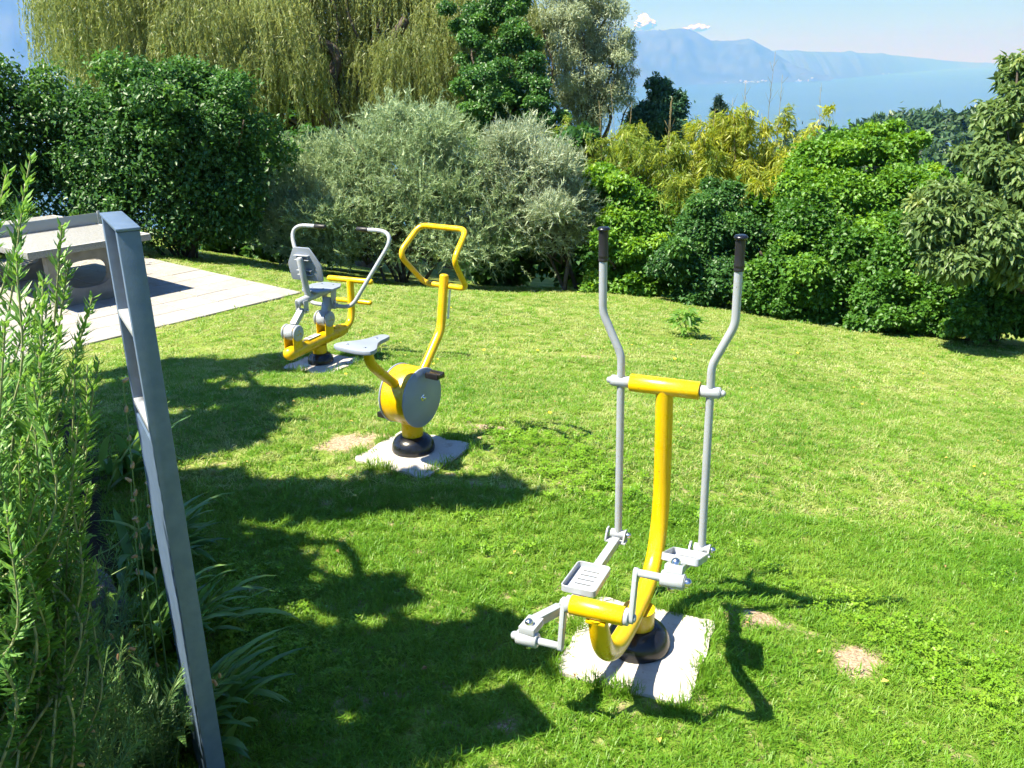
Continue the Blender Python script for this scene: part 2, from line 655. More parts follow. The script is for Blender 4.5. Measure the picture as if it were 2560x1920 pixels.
V = np.stack([GX.ravel(), GY.ravel(), GZ.ravel()], 1)
ground = fast_obj('ground', V, quads, ground_material(), smooth=True)
a_ = ground.data.attributes.new('bare', 'FLOAT', 'POINT')
a_.data.foreach_set('value', np.clip(bare_mask(V[:, 0], V[:, 1]), -.2, 1).astype(np.float32))
a_ = ground.data.attributes.new('bed', 'FLOAT', 'POINT')
a_.data.foreach_set('value', (sstep(-.05, .12, bed_side(V[:, 0], V[:, 1])) * (V[:, 1] < 5.6) * (V[:, 0] < 0)).astype(np.float32))
tag(ground, 'sloping mown lawn falling away to the right', kind='structure')

# ------------------------------------------------------------------ lake, mountains, haze, clouds
LAKE = -330.0
lk = surf_mat('lake_water', (.035, .075, .11), (.05, .095, .135), .0006, .25)
lake = fast_obj('lake', [(-68000, 900, LAKE), (68000, 900, LAKE), (68000, 61500, LAKE), (-68000, 61500, LAKE)], [(0, 1, 2, 3)], lk)
tag(lake, 'wide pale blue lake far below the garden', kind='structure')

def mountain(name, label, prof, shore, depth_back, mat, rows=46, cols=260, seed=3):
    """prof: azimuth deg -> slope of the crest seen from the camera; shore: azimuth -> (shore distance, crest distance)"""
    az = np.linspace(prof[0][0], prof[-1][0], cols)
    sl = np.interp(az, [p[0] for p in prof], [p[1] for p in prof])
    ds = np.interp(az, [p[0] for p in shore], [p[1] for p in shore])
    dc = np.interp(az, [p[0] for p in shore], [p[2] for p in shore])
    r_ = np.random.default_rng(seed)
    ph = r_.uniform(0, 6.28, 24)
    fr = r_.uniform(.4, 9, 24)
    V_ = []
    for j in range(rows):
        t = j / (rows - 1) * 1.55
        d = np.where(t < 1, ds + (dc - ds) * t, dc + (t - 1) / .55 * depth_back)
        zc = sl * dc + CAM_H
        up = np.where(t < 1, np.sin(np.minimum(t, 1) * math.pi / 2) ** 1.15, 1 - ((t - 1) / .55) ** 1.5)
        z = (LAKE - 4) + (zc - LAKE + 4) * up
        rough = sum(np.sin(az * f * 2 + t * f * 2.6 + p) * 60 / (1 + f) for f, p in zip(fr, ph))
        z = z + rough * math.sin(min(t, 1) * math.pi) * .9
        V_.append(np.stack([d * np.sin(np.radians(az)), d * np.cos(np.radians(az)), z], 1))
    V_ = np.concatenate(V_)
    ii = np.arange(rows * cols).reshape(rows, cols)
    q = np.stack([ii[:-1, :-1], ii[:-1, 1:], ii[1:, 1:], ii[1:, :-1]], -1).reshape(-1, 4)
    o = fast_obj(name, V_, q, mat, smooth=True)
    tag(o, label, kind='structure')
    return o

mt = surf_mat('far_forest_slope', (.02, .035, .02), (.06, .075, .045), .002, .95, detail=10)
near_prof = [(-60, .13), (-36.9, .122), (-27.3, .107), (-15, .123), (-6.1, .113), (-.3, .082), (1.83, .0644), (4.47, .0462), (6.2, .0385), (7.83, .0345), (9.0, .0337), (9.9, .035),
             (10.75, .0357), (11.24, .0332), (12.2, .0236), (12.8, .0226), (13.48, .0223), (14.32, .0243), (14.74, .0222), (15.68, .013), (17, -.0008), (18.38, -.0118), (19.3, -.0172)]
mountain('mountains', 'hazy blue mountains across the lake', near_prof, [(-60, 7500, 11000), (-8, 8500, 11000), (2, 12000, 14500), (6, 15500, 19000), (14, 17600, 20500), (19.3, 19000, 19500)], 6000, mt)
far_prof = [(10, .0128), (14.66, .0126), (16.25, .012), (20.23, .0091), (22.79, .0052), (24.87, .0005), (26.89, -.003), (28.26, -.0052), (29.5, -.0062)]
mountain('far_hills', 'low hazy hills tapering into the far end of the lake', far_prof, [(10, 21000, 30000), (17.5, 20200, 30000), (19.7, 21000, 31000), (21.9, 26600, 36000), (23.9, 34600, 42000), (25.9, 47000, 50000), (29.5, 51000, 53000)], 5000, mt, rows=30, seed=8)

# the town by the far shore: many tiny pale houses that read as one speckled line
tv, tf = [], []
for k in range(60):
    az = rad(rng.choice([rng.normal(14.6, .9), rng.uniform(11, 25)], p=[.6, .4]))
    base = np.interp(math.degrees(az), [0, 14, 19.3, 21.9, 23.9, 25.9], [16000, 17600, 19000, 26600, 34600, 47000])
    d = base + abs(rng.normal(60, 160)) * base / 17000
    x, y = d * math.sin(az), d * math.cos(az)
    s, h = rng.uniform(10, 22), rng.uniform(9, 16)
    z0 = LAKE + abs(rng.normal(4, 22))
    i0 = len(tv)
    tv += [(x + a * s, y + b * s, z0 + c * h) for c in (-1, 1) for a, b in ((-1, -1), (1, -1), (1, 1), (-1, 1))]
    tf += [tuple(i0 + q for q in f) for f in ((4, 5, 6, 7), (0, 1, 5, 4), (1, 2, 6, 5), (2, 3, 7, 6), (3, 0, 4, 7))]
town = obj_from('far_town', tv, tf, surf_mat('town_wall', (.42, .38, .34), (.52, .48, .45), .01, .8), smooth=False)
tag(town, 'tiny pale houses of a town on the far shore', kind='stuff')

def cloud(name, label, az, el, dist, w, h, n, seed):
    r_ = np.random.default_rng(seed)
    e = empty(name, (dist * math.sin(rad(az)), dist * math.cos(rad(az)), dist * el))
    bm = bmesh.new()
    for k in range(n):
        px = r_.uniform(-1, 1)
        s = h * r_.uniform(.22, .5) * (1.15 - abs(px) * .7)
        q = Matrix.Translation((px * w / 2, r_.uniform(-.3, .3) * w / 2, abs(r_.normal(0, .28)) * h * (1 - abs(px) * .6))) @ Matrix.Diagonal((s * 1.25, s * 1.25, s, 1))
        bmesh.ops.create_icosphere(bm, subdivisions=3, radius=1, matrix=q)
    for v in bm.verts:
        p = v.co
        k = .1 * h * (math.sin(p.x * 22 / h) * math.sin(p.y * 19 / h + 1) + math.sin(p.z * 27 / h + p.x * 13 / h))
        v.co += v.normal * k if v.normal.length else Vector()
    me = bpy.data.meshes.new('cloud_body')
    bm.to_mesh(me)
    bm.free()
    me.materials.append(M['cloud'])
    me.polygons.foreach_set('use_smooth', [True] * len(me.polygons))
    link(bpy.data.objects.new('puffs', me), e)
    e.rotation_euler = (0, 0, -rad(az))
    tag(e, label, 'cloud')
    return e
M['cloud'] = surf_mat('cloud_white', (.86, .86, .88), (.92, .92, .93), .001, 1.0)
cloud('cloud', 'white puffy cloud over the ridge beside the silvery tree', 8.35, .0395, 76000, 1350, 800, 26, 4)
cloud('cloud', 'low flat white cloud just behind the mountain peak', 11.4, .0345, 76000, 2100, 380, 30, 9)

hz = bpy.data.materials.new('haze_air')
hz.use_nodes = True
hn = hz.node_tree.nodes
hn.remove(hn['Principled BSDF'])
pv = hn.new('ShaderNodeVolumePrincipled')
pv.inputs['Color'].default_value = (.12, .345, 1.0, 1)
pv.inputs['Absorption Color'].default_value = (1, 1, 1, 1)
pv.inputs['Density'].default_value = 1.4e-4
pv.inputs['Anisotropy'].default_value = 0.56
hz.node_tree.links.new(pv.outputs[0], hn['Material Output'].inputs['Volume'])
X0, X1, Y0, Y1, Z0, Z1 = -70000, 70000, -4000, 62000, -345, 1500
hv = [(x, y, z) for z in (Z0, Z1) for x, y in ((X0, Y0), (X1, Y0), (X1, Y1), (X0, Y1))]
hf = [(3, 2, 1, 0), (4, 5, 6, 7), (0, 1, 5, 4), (1, 2, 6, 5), (2, 3, 7, 6), (3, 0, 4, 7)]
haze = obj_from('haze', hv, hf, hz, smooth=False)
tag(haze, 'pale blue haze over the lake', kind='stuff')

# ------------------------------------------------------------------ patio with its slabs
patio = empty('patio', (PT[0], PT[1], PZ), rad(50))       # local -x runs down the front edge, +y along the back edge
tag(patio, 'pale concrete paving at the top of the lawn', kind='structure')
L_, W_ = NU * TILE, NV * TILE
obj_from('bedding', [(-L_, 0, -.11), (0, 0, -.11), (0, W_, -.11), (-L_, W_, -.11), (-L_, 0, -.016), (0, 0, -.016), (0, W_, -.016), (-L_, W_, -.016)],
         [(3, 2, 1, 0), (4, 5, 6, 7), (0, 1, 5, 4), (1, 2, 6, 5), (2, 3, 7, 6), (3, 0, 4, 7)], M['patio_bed'], patio, smooth=False)

def tile_mesh(v):
    bm = bmesh.new()
    g = TILE - .013
    bmesh.ops.create_cube(bm, size=1, matrix=Matrix.Diagonal((g, g, .05, 1)))
    bmesh.ops.bevel(bm, geom=[e for e in bm.edges if all(w.co.z > 0 for w in e.verts)], offset=.005, segments=1, affect='EDGES')
    me = bpy.data.meshes.new('tile')
    bm.to_mesh(me)
    bm.free()
    k = 1 + (v - 1) * .05
    me.materials.append(surf_mat('paving_concrete_%s' % 'abc'[v], (.25 * k, .238 * k, .222 * k), (.295 * k, .282 * k, .264 * k), 4 + v, .85, bump=.2, bscale=160))
    return me
tms = [tile_mesh(v) for v in range(3)]
for i in range(NU):
    for j in range(NV):
        o = bpy.data.objects.new('tile', tms[int(rng.integers(3))])
        link(o, patio)
        o.location = (-(i + .5) * TILE, (j + .5) * TILE, -.024 + rng.normal(0, .0012))
        o.rotation_euler = (rng.normal(0, .0012), rng.normal(0, .0012), rng.integers(4) * math.pi / 2)

# ------------------------------------------------------------------ table tennis table
tt = empty('table_tennis_table', (-4.59, 11.27, PZ), rad(50))      # -x short end, +y long side
tag(tt, 'grey concrete table tennis table on the paving', 'table')
TW, TL = 1.525, 2.74
plate('tabletop', [(-TW, 0), (0, 0), (0, TL), (-TW, TL)], (0, 0, .68), (1, 0, 0), (0, 1, 0), .08, M['table'], tt, bev=.006)
lines = []
for a, b, c, d in ((-TW + .004, .004, -.004, .022), (-TW + .004, TL - .022, -.004, TL - .004), (-TW + .004, .022, -TW + .022, TL - .022), (-.022, .022, -.004, TL - .022)):
    lines.append(plate('edge_line', [(a, b), (c, b), (c, d), (a, d)], (0, 0, .7605), (1, 0, 0), (0, 1, 0), .002, M['decal'], tt, bev=0))
net = plate('net', [(-TW - .02, 0), (.0, 0), (.0, .15), (-TW - .02, .15)], (0, TL / 2 + .006, .762), (1, 0, 0), (0, 0, 1), .012, M['net'], tt, bev=.003)
for x in (-TW - .03, .005):
    plate('net_post', [(0, -.03), (.035, -.03), (.035, .172), (0, .172)], (x, TL / 2 + .012, .762), (1, 0, 0), (0, 0, 1), .026, M['net'], net, bev=.003)
for yy in (.32, TL - .44):
    n_ = 40
    cx, hw, hh, cz = -.78, .28, .17, .36
    outer, inner = [], []
    x0, x1, z0, z1 = -1.25, -.31, 0.0, .677
    for k in range(n_):
        a = 2 * math.pi * (k + .5) / n_
        ca, sa = math.cos(a), math.sin(a)
        inner.append((cx + hw * math.copysign(abs(ca) ** .7, ca), cz + hh * math.copysign(abs(sa) ** .8, sa)))
        s = 1 / max(abs(ca) / (hw + .19), abs(sa) / .3385)
        outer.append((cx + ca * s, .3385 + sa * s))
    plate('support', outer, (0, yy, 0), (1, 0, 0), (0, 0, 1), .12, M['table_leg'], tt, bev=.006, hole=inner)

# ------------------------------------------------------------------ shared bases of the machines
def concrete_slab(name, label, loc, rz, w, d, seed):
    r_ = np.random.default_rng(seed)
    bm = bmesh.new()
    n = 44
    grid = [[bm.verts.new(((i / n - .5) * w, (j / n - .5) * d, 0)) for i in range(n + 1)] for j in range(n + 1)]
    for j in range(n):
        for i in range(n):
            bm.faces.new((grid[j][i], grid[j][i + 1], grid[j + 1][i + 1], grid[j + 1][i]))
    ph = r_.uniform(0, 6.28, 12)
    for v in bm.verts:
        x, y = v.co.x, v.co.y
        e = min(w / 2 - abs(x), d / 2 - abs(y))
        v.co.z = .0015 * math.sin(x * 31 + ph[0]) * math.sin(y * 27 + ph[1]) + r_.normal(0, .0006)
        if e < .012:
            v.co.z -= .003 + .003 * math.sin(x * 40 + y * 35 + ph[2])
        if e < 1e-6:
            k = .004 * math.sin(x * 23 + ph[3]) + .004 * math.sin(y * 27 + ph[4]) + r_.normal(0, .0015)
            v.co.x += k * (1 if abs(abs(x) - w / 2) < 1e-6 else 0) * (1 if x > 0 else -1)
            v.co.y += k * (1 if abs(abs(y) - d / 2) < 1e-6 else 0) * (1 if y > 0 else -1)
            cr = math.hypot(max(0, abs(x) - w / 2 + .05), max(0, abs(y) - d / 2 + .05))
            if cr > .05:
                s = (cr - .05) * .9
                v.co.x -= math.copysign(s, x) * .7
                v.co.y -= math.copysign(s, y) * .7
    for k in range(14):
        hx, hy, hr = r_.uniform(-.42, .42) * w, r_.uniform(-.42, .42) * d, r_.uniform(.006, .016)
        for v in bm.verts:
            q = math.hypot(v.co.x - hx, v.co.y - hy)
            if q < hr:
                v.co.z -= .004
    edge = [e for e in bm.edges if e.is_boundary]
    ret = bmesh.ops.extrude_edge_only(bm, edges=edge)
    bmesh.ops.translate(bm, vec=(0, 0, -.14), verts=[v for v in ret['geom'] if isinstance(v, bmesh.types.BMVert)])
    bmesh.ops.recalc_face_normals(bm, faces=bm.faces[:])
    me = bpy.data.meshes.new(name)
    bm.to_mesh(me)
    bm.free()
    me.materials.append(M['concrete_white'])
    me.polygons.foreach_set('use_smooth', [True] * len(me.polygons))
    o = bpy.data.objects.new(name, me)
    link(o)
    o.location = loc
    o.rotation_euler = (0, 0, rz)
    tag(o, label, 'slab', 'concrete footings of the exercise machines')
    flat_caps(o, 50)
    return o

def base_cover(parent, R, loc):
    return lathe('base_cover', [(R * .985, .002), (R, .008), (R * .998, .022), (R * .955, .045), (R * .87, .066), (R * .75, .080), (R * .62, .088), (R * .545, .092)], M['black'], parent, 40, loc)

# ------------------------------------------------------------------ elliptical trainer
EX, EY, EZ, EYAW = .49, 2.919, 0.015, rad(-23.57)
concrete_slab('concrete_slab', 'rough pale concrete slab under the nearest machine with tall handles', (EX - .02, EY - .05, EZ), EYAW, .50, .54, 5)
el = empty('elliptical_trainer', (EX, EY, EZ), EYAW)
tag(el, 'yellow outdoor elliptical trainer with two tall grey handles and foot trays', 'exercise machine')
base_cover(el, .124, (0, -.05, 0))
lathe('base_collar', [(.061, .085), (.061, .165)], M['yellow'], el, 32, (0, -.05, 0))
path = smooth_path([(0, .213, .985), (0, .232, .75), (0, .243, .53), (0, .222, .37), (0, .16, .255), (0, .05, .195), (0, -.1, .178), (0, -.27, .183), (0, -.40, .215), (0, -.49, .285), (0, -.545, .375), (0, -.577, .470)], 5)
R_ = np.interp(np.linspace(0, 1, len(path)), [0, .55, .85, 1], [.0335, .0345, .036, .031])
tube('main_frame', path, list(R_), M['yellow'], el, 24)
yc, zc = .213, .976
cb = rod('crossbar', (-.133, yc, zc), (.133, yc, zc), .0342, M['yellow'], el, 28, .06)
zk = .302
for sg, sl in ((-1, -.032), (1, -.047)):
    yy = lambda z: yc + (z - zc) * sl
    hub = rod('pivot_hub', (sg * .1335, yc, zc), (sg * .207, yc, zc), .0222, M['grey'], el, 22, .08)
    rod('washer', (sg * .207, yc, zc), (sg * .211, yc, zc), .0195, M['grey'], hub, 20, .1)
    dome_bolt('bolt', (sg * .211, yc, zc), (sg, 0, 0), .0125, .017, M['grey'], hub)
    P = [(sg * .171, yy(zk) - 0, zk + .008), (sg * .171, yy(1.08), 1.08), (sg * .246, yy(1.245), 1.245), (sg * .246, yy(1.556), 1.556)]
    hd = tube('handle', fillet(P, .14, 9), .0153, M['grey'], el, 18)
    gp = [(sg * .246, yy(z), z) for z in (1.440, 1.443, 1.449, 1.451, 1.456, 1.458, 1.463, 1.466, 1.548, 1.552)]
    V_, F_ = tube_data(gp, [.0155, .0186, .0186, .0178, .0178, .0186, .0186, .0176, .0180, .0180], 20)
    gr = obj_from('grip', V_, F_, M['rubber'], hd)
    flat_caps(gr, 35)
    cp = rod('grip_cap', (sg * .246, yy(1.552), 1.552), (sg * .246, yy(1.566), 1.566), .0245, M['black'], gr, 24, .22)
    # hinge between handle and pedal arm
    yk = yy(zk)
    hg = rod('hinge_sleeve', (sg * .171 - .031, yk, zk), (sg * .171 + .031, yk, zk), .0185, M['grey'], el, 20, .08)
    for s2 in (-1, 1):
        dome_bolt('bolt', (sg * .171 + s2 * .038, yk, zk), (s2, 0, 0), .012, .018, M['chrome'], hg)
    # crank pin position
    cy = -.577 + sg * .149 * math.sin(.227)
    cz = .487 + sg * .149 * math.cos(.227)
    a = Vector((sg * .171, yk, zk))
    b = Vector((sg * .228, cy, cz))
    ar = Vector((0, b.y - a.y, b.z - a.z)).normalized()
    up = Vector((1, 0, 0)).cross(ar)
    up = up if up.z > 0 else -up
    arm_c = a + ar * .05 - up * .018
    br = box_between('hinge_bracket', a + ar * .018 - up * .024 - Vector((.041, 0, 0)), a + ar * .018 - up * .024 + Vector((.041, 0, 0)), .042, .007, M['grey'], el, up=up, bev=.002)
    sides = []
    for s2 in (-1, 1):
        c0 = a + Vector((s2 * .0375, 0, 0))
        sides.append(plate('hinge_cheek', [(-.021, -.027), (.036, -.027), (.036, -.015), (.012, .021), (-.012, .021), (-.021, .008)], c0 - Vector((.0035, 0, 0)), ar, up, .007 , M['grey'], el, bev=.0015))
    join_into(br, sides)
    Lt = (b - a).length
    t1 = a + ar * (Lt * .66) - up * .016
    am = box_between('pedal_arm', a + ar * .03 - up * .018, t1, .033, .034, M['grey'], el, up=up)
    kn = Vector((sg * .205, 0, 0)) - Vector((sg * .171, 0, 0))
    t2 = Vector((b.x - sg * .004, b.y, b.z)) - ar * .055 + up * .034
    p_mid = t1 + kn * .6 + ar * .09 + up * .022
    seg1 = box_between('pedal_arm', t1 - ar * .012, p_mid + ar * .01, .033, .034, M['grey'], el, up=up)
    seg2 = box_between('pedal_arm', p_mid - ar * .008, t2, .033, .034, M['grey'], el, up=up)
    blk = box_between('pedal_arm', t2 - ar * .012, Vector((b.x, b.y, b.z)) + up * .034 + ar * .016, .056, .026, M['grey'], el, up=up)
    join_into(am, [seg1, seg2, blk])
    dome_bolt('bolt', Vector((b.x, b.y, b.z)) + up * .047 - ar * .012, up, .0145, .02, M['chrome'], am)
    sv = rod('crank_sleeve', b - Vector((.036, 0, 0)), b + Vector((.036, 0, 0)), .0255, M['grey'], el, 24, .08)
    rod('sleeve_ring', b + Vector((sg * .036, 0, 0)), b + Vector((sg * .0395, 0, 0)), .021, M['grey'], sv, 22, .1)
    dome_bolt('bolt', b + Vector((sg * .0395, 0, 0)), (sg, 0, 0), .0145, .02, M['grey'] if sg < 0 else M['chrome'], sv)
    dome_bolt('bolt', b - up * .024 - ar * .0, -up, .0135, .014, M['chrome'], sv)
    # crank
    axl = Vector((sg * .103, -.577, .487))
    pin = Vector((sg * .112, cy, cz))
    dcr = (pin - Vector((sg * .112, -.577, .487))).normalized()
    sd = Vector((1, 0, 0)).cross(dcr)
    ol = []
    for k in range(11):
        an = math.pi / 2 + math.pi * k / 10
        ol.append((.0195 * math.cos(an), .0195 * math.sin(an)))
    for k in range(11):
        an = -math.pi / 2 + math.pi * k / 10
        ol.append((.149 + .0155 * math.cos(an), .0155 * math.sin(an)))
    ck = plate('crank', ol, Vector((sg * .112, -.577, .487)) - Vector((.0075, 0, 0)), dcr, sd, .015, M['grey'], el, bev=.003)
    rod('crank_boss', (sg * .0895, -.577, .487), (sg * .1045, -.577, .487), .0285, M['grey'], ck, 24, .06)
    dome_bolt('bolt', (sg * .12, -.577, .487), (sg, 0, 0), .013, .007, M['grey'], ck)
    rod('crank_pin', (sg * .119, cy, cz), (sg * .194, cy, cz), .0125, M['grey'], ck, 18, .05)
    # foot tray on the arm
    tl, tw, th = .2, .132, .027
    tc = Vector((sg * (.166 if sg < 0 else .184), 0, 0)) + Vector((0, a.y, a.z)) + ar * (Lt * .505) + up * .002
    tc.x = sg * (.166 if sg < 0 else .184)
    bm = bmesh.new()
    ex, ey, ez = Vector((1, 0, 0)), ar, up
    def ring(w, l, z, rr):
        out = []
        for qx, qy, a0 in ((1, 1, 0), (-1, 1, 90), (-1, -1, 180), (1, -1, 270)):
            for k in range(5):
                an = rad(a0 + 22.5 * k)
                out.append(bm.verts.new(tc + ex * (qx * (w / 2 - rr) + rr * math.cos(an)) + ey * (qy * (l / 2 - rr) + rr * math.sin(an)) + ez * z))
        return out
    rs = [ring(tw - .012, tl - .012, 0, .012), ring(tw, tl, .004, .017), ring(tw, tl, th, .017), ring(tw - .005, tl - .005, th + .0015, .0145), ring(tw - .011, tl - .011, th, .0115), ring(tw - .013, tl - .013, .006, .0105)]
    for r1, r2 in zip(rs[:-1], rs[1:]):
        for k in range(20):
            bm.faces.new((r1[k], r1[(k + 1) % 20], r2[(k + 1) % 20], r2[k]))
    bm.faces.new(rs[0][::-1])
    bm.faces.new(rs[-1])
    me = bpy.data.meshes.new('foot_tray')
    bmesh.ops.recalc_face_normals(bm, faces=bm.faces[:])
    bm.to_mesh(me)
    bm.free()
    me.materials.append(M['grey'])
    tr = link(bpy.data.objects.new('foot_tray', me), el)
    flat_caps(tr, 40)
    for k in range(5):
        c = tc + ey * (-.07 + k * .033) + ez * .0058
        box_between('slot', c - ex * .034, c + ex * .028, .0035, .0022, M['rubber'], tr, up=up, bev=0)
    for k in range(7):
        c = tc + ey * (-.075 + k * .025) + ex * .052 + ez * .0058
        rod('rivet', c, c + ez * .001, .0025, M['rubber'], tr, 8, .1)
rod('crank_bar', (-.089, -.577, .487), (.089, -.577, .487), .0315, M['yellow'], el, 28, .05)
box_between('weld_plate', (-.033, -.577, .452), (.033, -.577, .452), .05, .012, M['yellow'], el, bev=.004)

# ------------------------------------------------------------------ exercise bike
BX, BY, BYAW = -.576, 4.666, rad(-33)
BZ = .065
concrete_slab('concrete_slab', 'rough pale concrete slab under the machine with grey disc and saddle', (BX + .005, BY - .03, BZ), rad(-30), .50, .50, 6)
bk = empty('exercise_bike', (BX, BY, BZ), BYAW)
tag(bk, 'yellow outdoor exercise bike with grey disc and looped handlebar', 'exercise machine')
base_cover(bk, .124, (0, 0, 0))
lathe('base_collar', [(.061, .085), (.061, .19)], M['yellow'], bk, 32)
rod('drum', (-.078, 0, .335), (.078, 0, .335), .167, M['yellow'], bk, 56, .015)
for sg in (-1, 1):
    dc = rod('side_disc', (sg * .0785, 0, .335), (sg * .0905, 0, .335), .1715, M['grey_board'], bk, 56, .02)
    rod('axle_washer', (sg * .0905, 0, .335), (sg * .094, 0, .335), .020, M['chrome'], dc, 20, .1)
    dome_bolt('bolt', (sg * .094, 0, .335), (sg, 0, 0), .011, .014, M['chrome'], dc)
    py, pz = (.035, .135) if sg > 0 else (-.035, -.135)
    pc = Vector((sg * .155, py, .335 + pz))
    pd = empty('pedal_')
    bpy.data.objects.remove(pd)
    body = box_between('pedal', pc - Vector((sg * .046, 0, 0)), pc + Vector((sg * .046, 0, 0)), .064, .024, M['black'], bk, bev=.006)
    rod('spindle', (sg * .0905, py, .335 + pz), (sg * .112, py, .335 + pz), .008, M['chrome'], body, 14, .1)
    for s2 in (-1, 1):
        box_between('tread', pc + Vector((-.042, s2 * .027, .0)), pc + Vector((.042, s2 * .027, 0)), .014, .032, M['rubber'], body, bev=.003)
st = smooth_path([(0, -.323, .712), (0, -.322, .665), (0, -.305, .61), (0, -.255, .555), (0, -.17, .478), (0, -.11, .425)], 6)
tube('seat_stem', st, .0275, M['yellow'], bk, 22)
half = [(0, .17), (.022, .166), (.036, .15), (.042, .11), (.046, .07), (.06, .03), (.09, -.01), (.118, -.045), (.13, -.08), (.125, -.105), (.10, -.122), (.05, -.13), (0, -.132)]
ol = half + [(-x, y) for x, y in half[-2:0:-1]]
se = plate('seat', [(x, y) for x, y in ol], (0, -.335, .712), (1, 0, 0), (0, 1, 0), .022, M['grey_board'], bk, bev=.006)
for x, y in ((0, .09), (-.06, -.07), (.06, -.07)):
    rod('screw', (x, -.335 + y, .7335), (x, -.335 + y, .7352), .008, M['chrome'], se, 14, .1)
lathe('seat_flange', [(.045, .704), (.045, .712)], M['rubber'], bk, 24, (0, -.323, 0))
ps = fillet([(0, .10, .42), (0, .145, .465), (0, .308, .64), (0, .362, .945)], .16, 10)
po = tube('handlebar_post', ps, .0262, M['yellow'], bk, 22)
dome_bolt('post_cap', (0, .3615, .944), (0, .17, .98), .0262, .016, M['yellow'], po, 22)
plate('information_strip', [(-.010, .0), (.010, .0), (.010, .17), (-.010, .17)], Vector((.0265, .346, .70)), (0, 1, 0), (0, .17, .985), .001, M['decal'], po, bev=0)
lp = [(-.165, .37, 1.225), (.165, .37, 1.225), (.192, .20, 1.085), (.152, .37, .888), (-.152, .37, .888), (-.192, .20, 1.085)]
mid = ((0, .37, 1.225))
P = [mid] + [lp[1], lp[2], lp[3], lp[4], lp[5], lp[0]] + [mid]
lpth = fillet(P, .06, 8)[:-1]
tube('handlebar', lpth, .0163, M['yellow'], bk, 16, closed=True)

# ------------------------------------------------------------------ seated rider machine
RX, RY, RYAW = -1.715, 7.527, rad(-25)
RZ = -.33
concrete_slab('concrete_slab', 'rough pale concrete slab under the machine with a backrest', (RX + .02, RY - .02, RZ), rad(-28), .52, .5, 8)
rw = empty('rowing_rider', (RX, RY, RZ), RYAW)
tag(rw, 'yellow and grey seated rider machine with backrest and two curved handles', 'exercise machine')
base_cover(rw, .115, (0, 0, 0))
lathe('base_collar', [(.062, .085), (.066, .165)], M['yellow'], rw, 32)
bp = [(0, -.462, .2), (0, -.458, .2), (0, -.448, .2), (0, -.43, .2), (0, -.405, .2), (0, 0, .204), (0, .33, .208)]
tube('beam', bp, [.006, .026, .042, .054, .0585, .0585, .0585], M['yellow'], rw, 28)
fp = smooth_path([(0, .30, .205), (0, .40, .21), (0, .485, .245), (0, .525, .33), (0, .535, .45), (0, .541, .632)], 6)
tube('foot_post', fp, [.05 if i < 6 else .033 for i in range(len(fp))], M['yellow'], rw, 20)
def capbar(name, a, b, r):
    a, b = Vector(a), Vector(b)
    d = (b - a).normalized()
    V_, F_ = tube_data([a, a + d * r * .3, a + d * r * .8, b - d * r * .8, b - d * r * .3, b], [r * .5, r * .86, r, r, r * .86, r * .5], 18)
    return obj_from(name, V_, F_, M['yellow'], rw)
capbar('upper_foot_bar', (-.25, .541, .635), (.25, .541, .635), .0275)
capbar('lower_foot_bar', (-.2, .575, .425), (.2, .575, .425), .0225)
plate('information_plate', [(-.03, -.085), (.03, -.085), (.03, .085), (-.03, .085)], (0, -.09, .2612), (1, 0, 0), (0, 1, 0), .003, M['decal'], rw, bev=.001)
inf = plate('information_print', [(-.024, -.05), (.024, -.05), (.024, -.02), (-.024, -.02)], (0, -.09, .2645), (1, 0, 0), (0, 1, 0), .001, M['decal_dark'], rw, bev=0)
inf2 = [plate('information_print', [(x, y), (x + .008, y), (x + .008, y + .018), (x, y + .018)], (0, -.09, .2645), (1, 0, 0), (0, 1, 0), .001, M['decal_dark'], rw, bev=0) for x in (-.022, -.008, .008) for y in (-.005, .022)]
join_into(inf, inf2)
plate('foot_plate', [(-.035, -.03), (.035, -.03), (.035, .03), (-.035, .03)], (0, .24, .2585), (1, 0, 0), (0, 1, 0), .012, M['yellow'], rw, bev=.004)
for dy, dz in ((-.35, .372), (.105, .378)):
    bd = rod('pivot_drum', (-.043, dy, dz), (.043, dy, dz), .066, M['grey'], rw, 36, .03)
    for sg in (-1, 1):
        plate('drum_bracket', [(-.062, -.16), (.062, -.16), (.055, .0), (.045, .042), (0, .06), (-.045, .042), (-.055, .0)], (sg * .0475 - .003, dy, dz), (0, 1, 0), (0, 0, 1), .006, M['yellow'], rw, bev=.001)
        ed = rod('drum_cover', (sg * .0515, dy, dz), (sg * .073, dy, dz), .0695, M['grey'], bd, 36, .12)
        for k in range(3):
            an = rad(90 + 120 * k)
            dome_bolt('bolt', (sg * .073, dy + .02 * math.cos(an), dz + .02 * math.sin(an)), (sg, 0, 0), .007, .006, M['yellow'], ed, 10)
box_between('rear_arm', (0, -.325, .43), (0, -.19, .535), .06, .045, M['grey'], rw, bev=.006)
ch = []
for sg in (-1, 1):
    ch.append(plate('seat_clevis', [(-.03, -.055), (.03, -.055), (.03, .055), (-.03, .055)], (sg * .043 - .004, -.185, .56), (0, 1, 0), (0, 0, 1), .008, M['grey'], rw, bev=.002))
cl = join_into(ch[0], ch[1:])
for sg in (-1, 1):
    dome_bolt('bolt', (sg * .047, -.185, .528), (sg, 0, 0), .014, .022, M['chrome'], cl)
tube('seat_beam', [(0, -.245, .600), (0, -.235, .602), (0, .0, .617), (0, .21, .621)], [.026, .034, .034, .034], M['grey'], rw, 20)
tube('back_post', [(0, -.085, .60), (0, -.12, .78), (0, -.155, .965), (0, -.157, .978)], [.028, .028, .028, .02], M['grey'], rw, 20)
bu = Vector((0, -.17, .985)).normalized()
bo = Vector((0, -.062, .765))
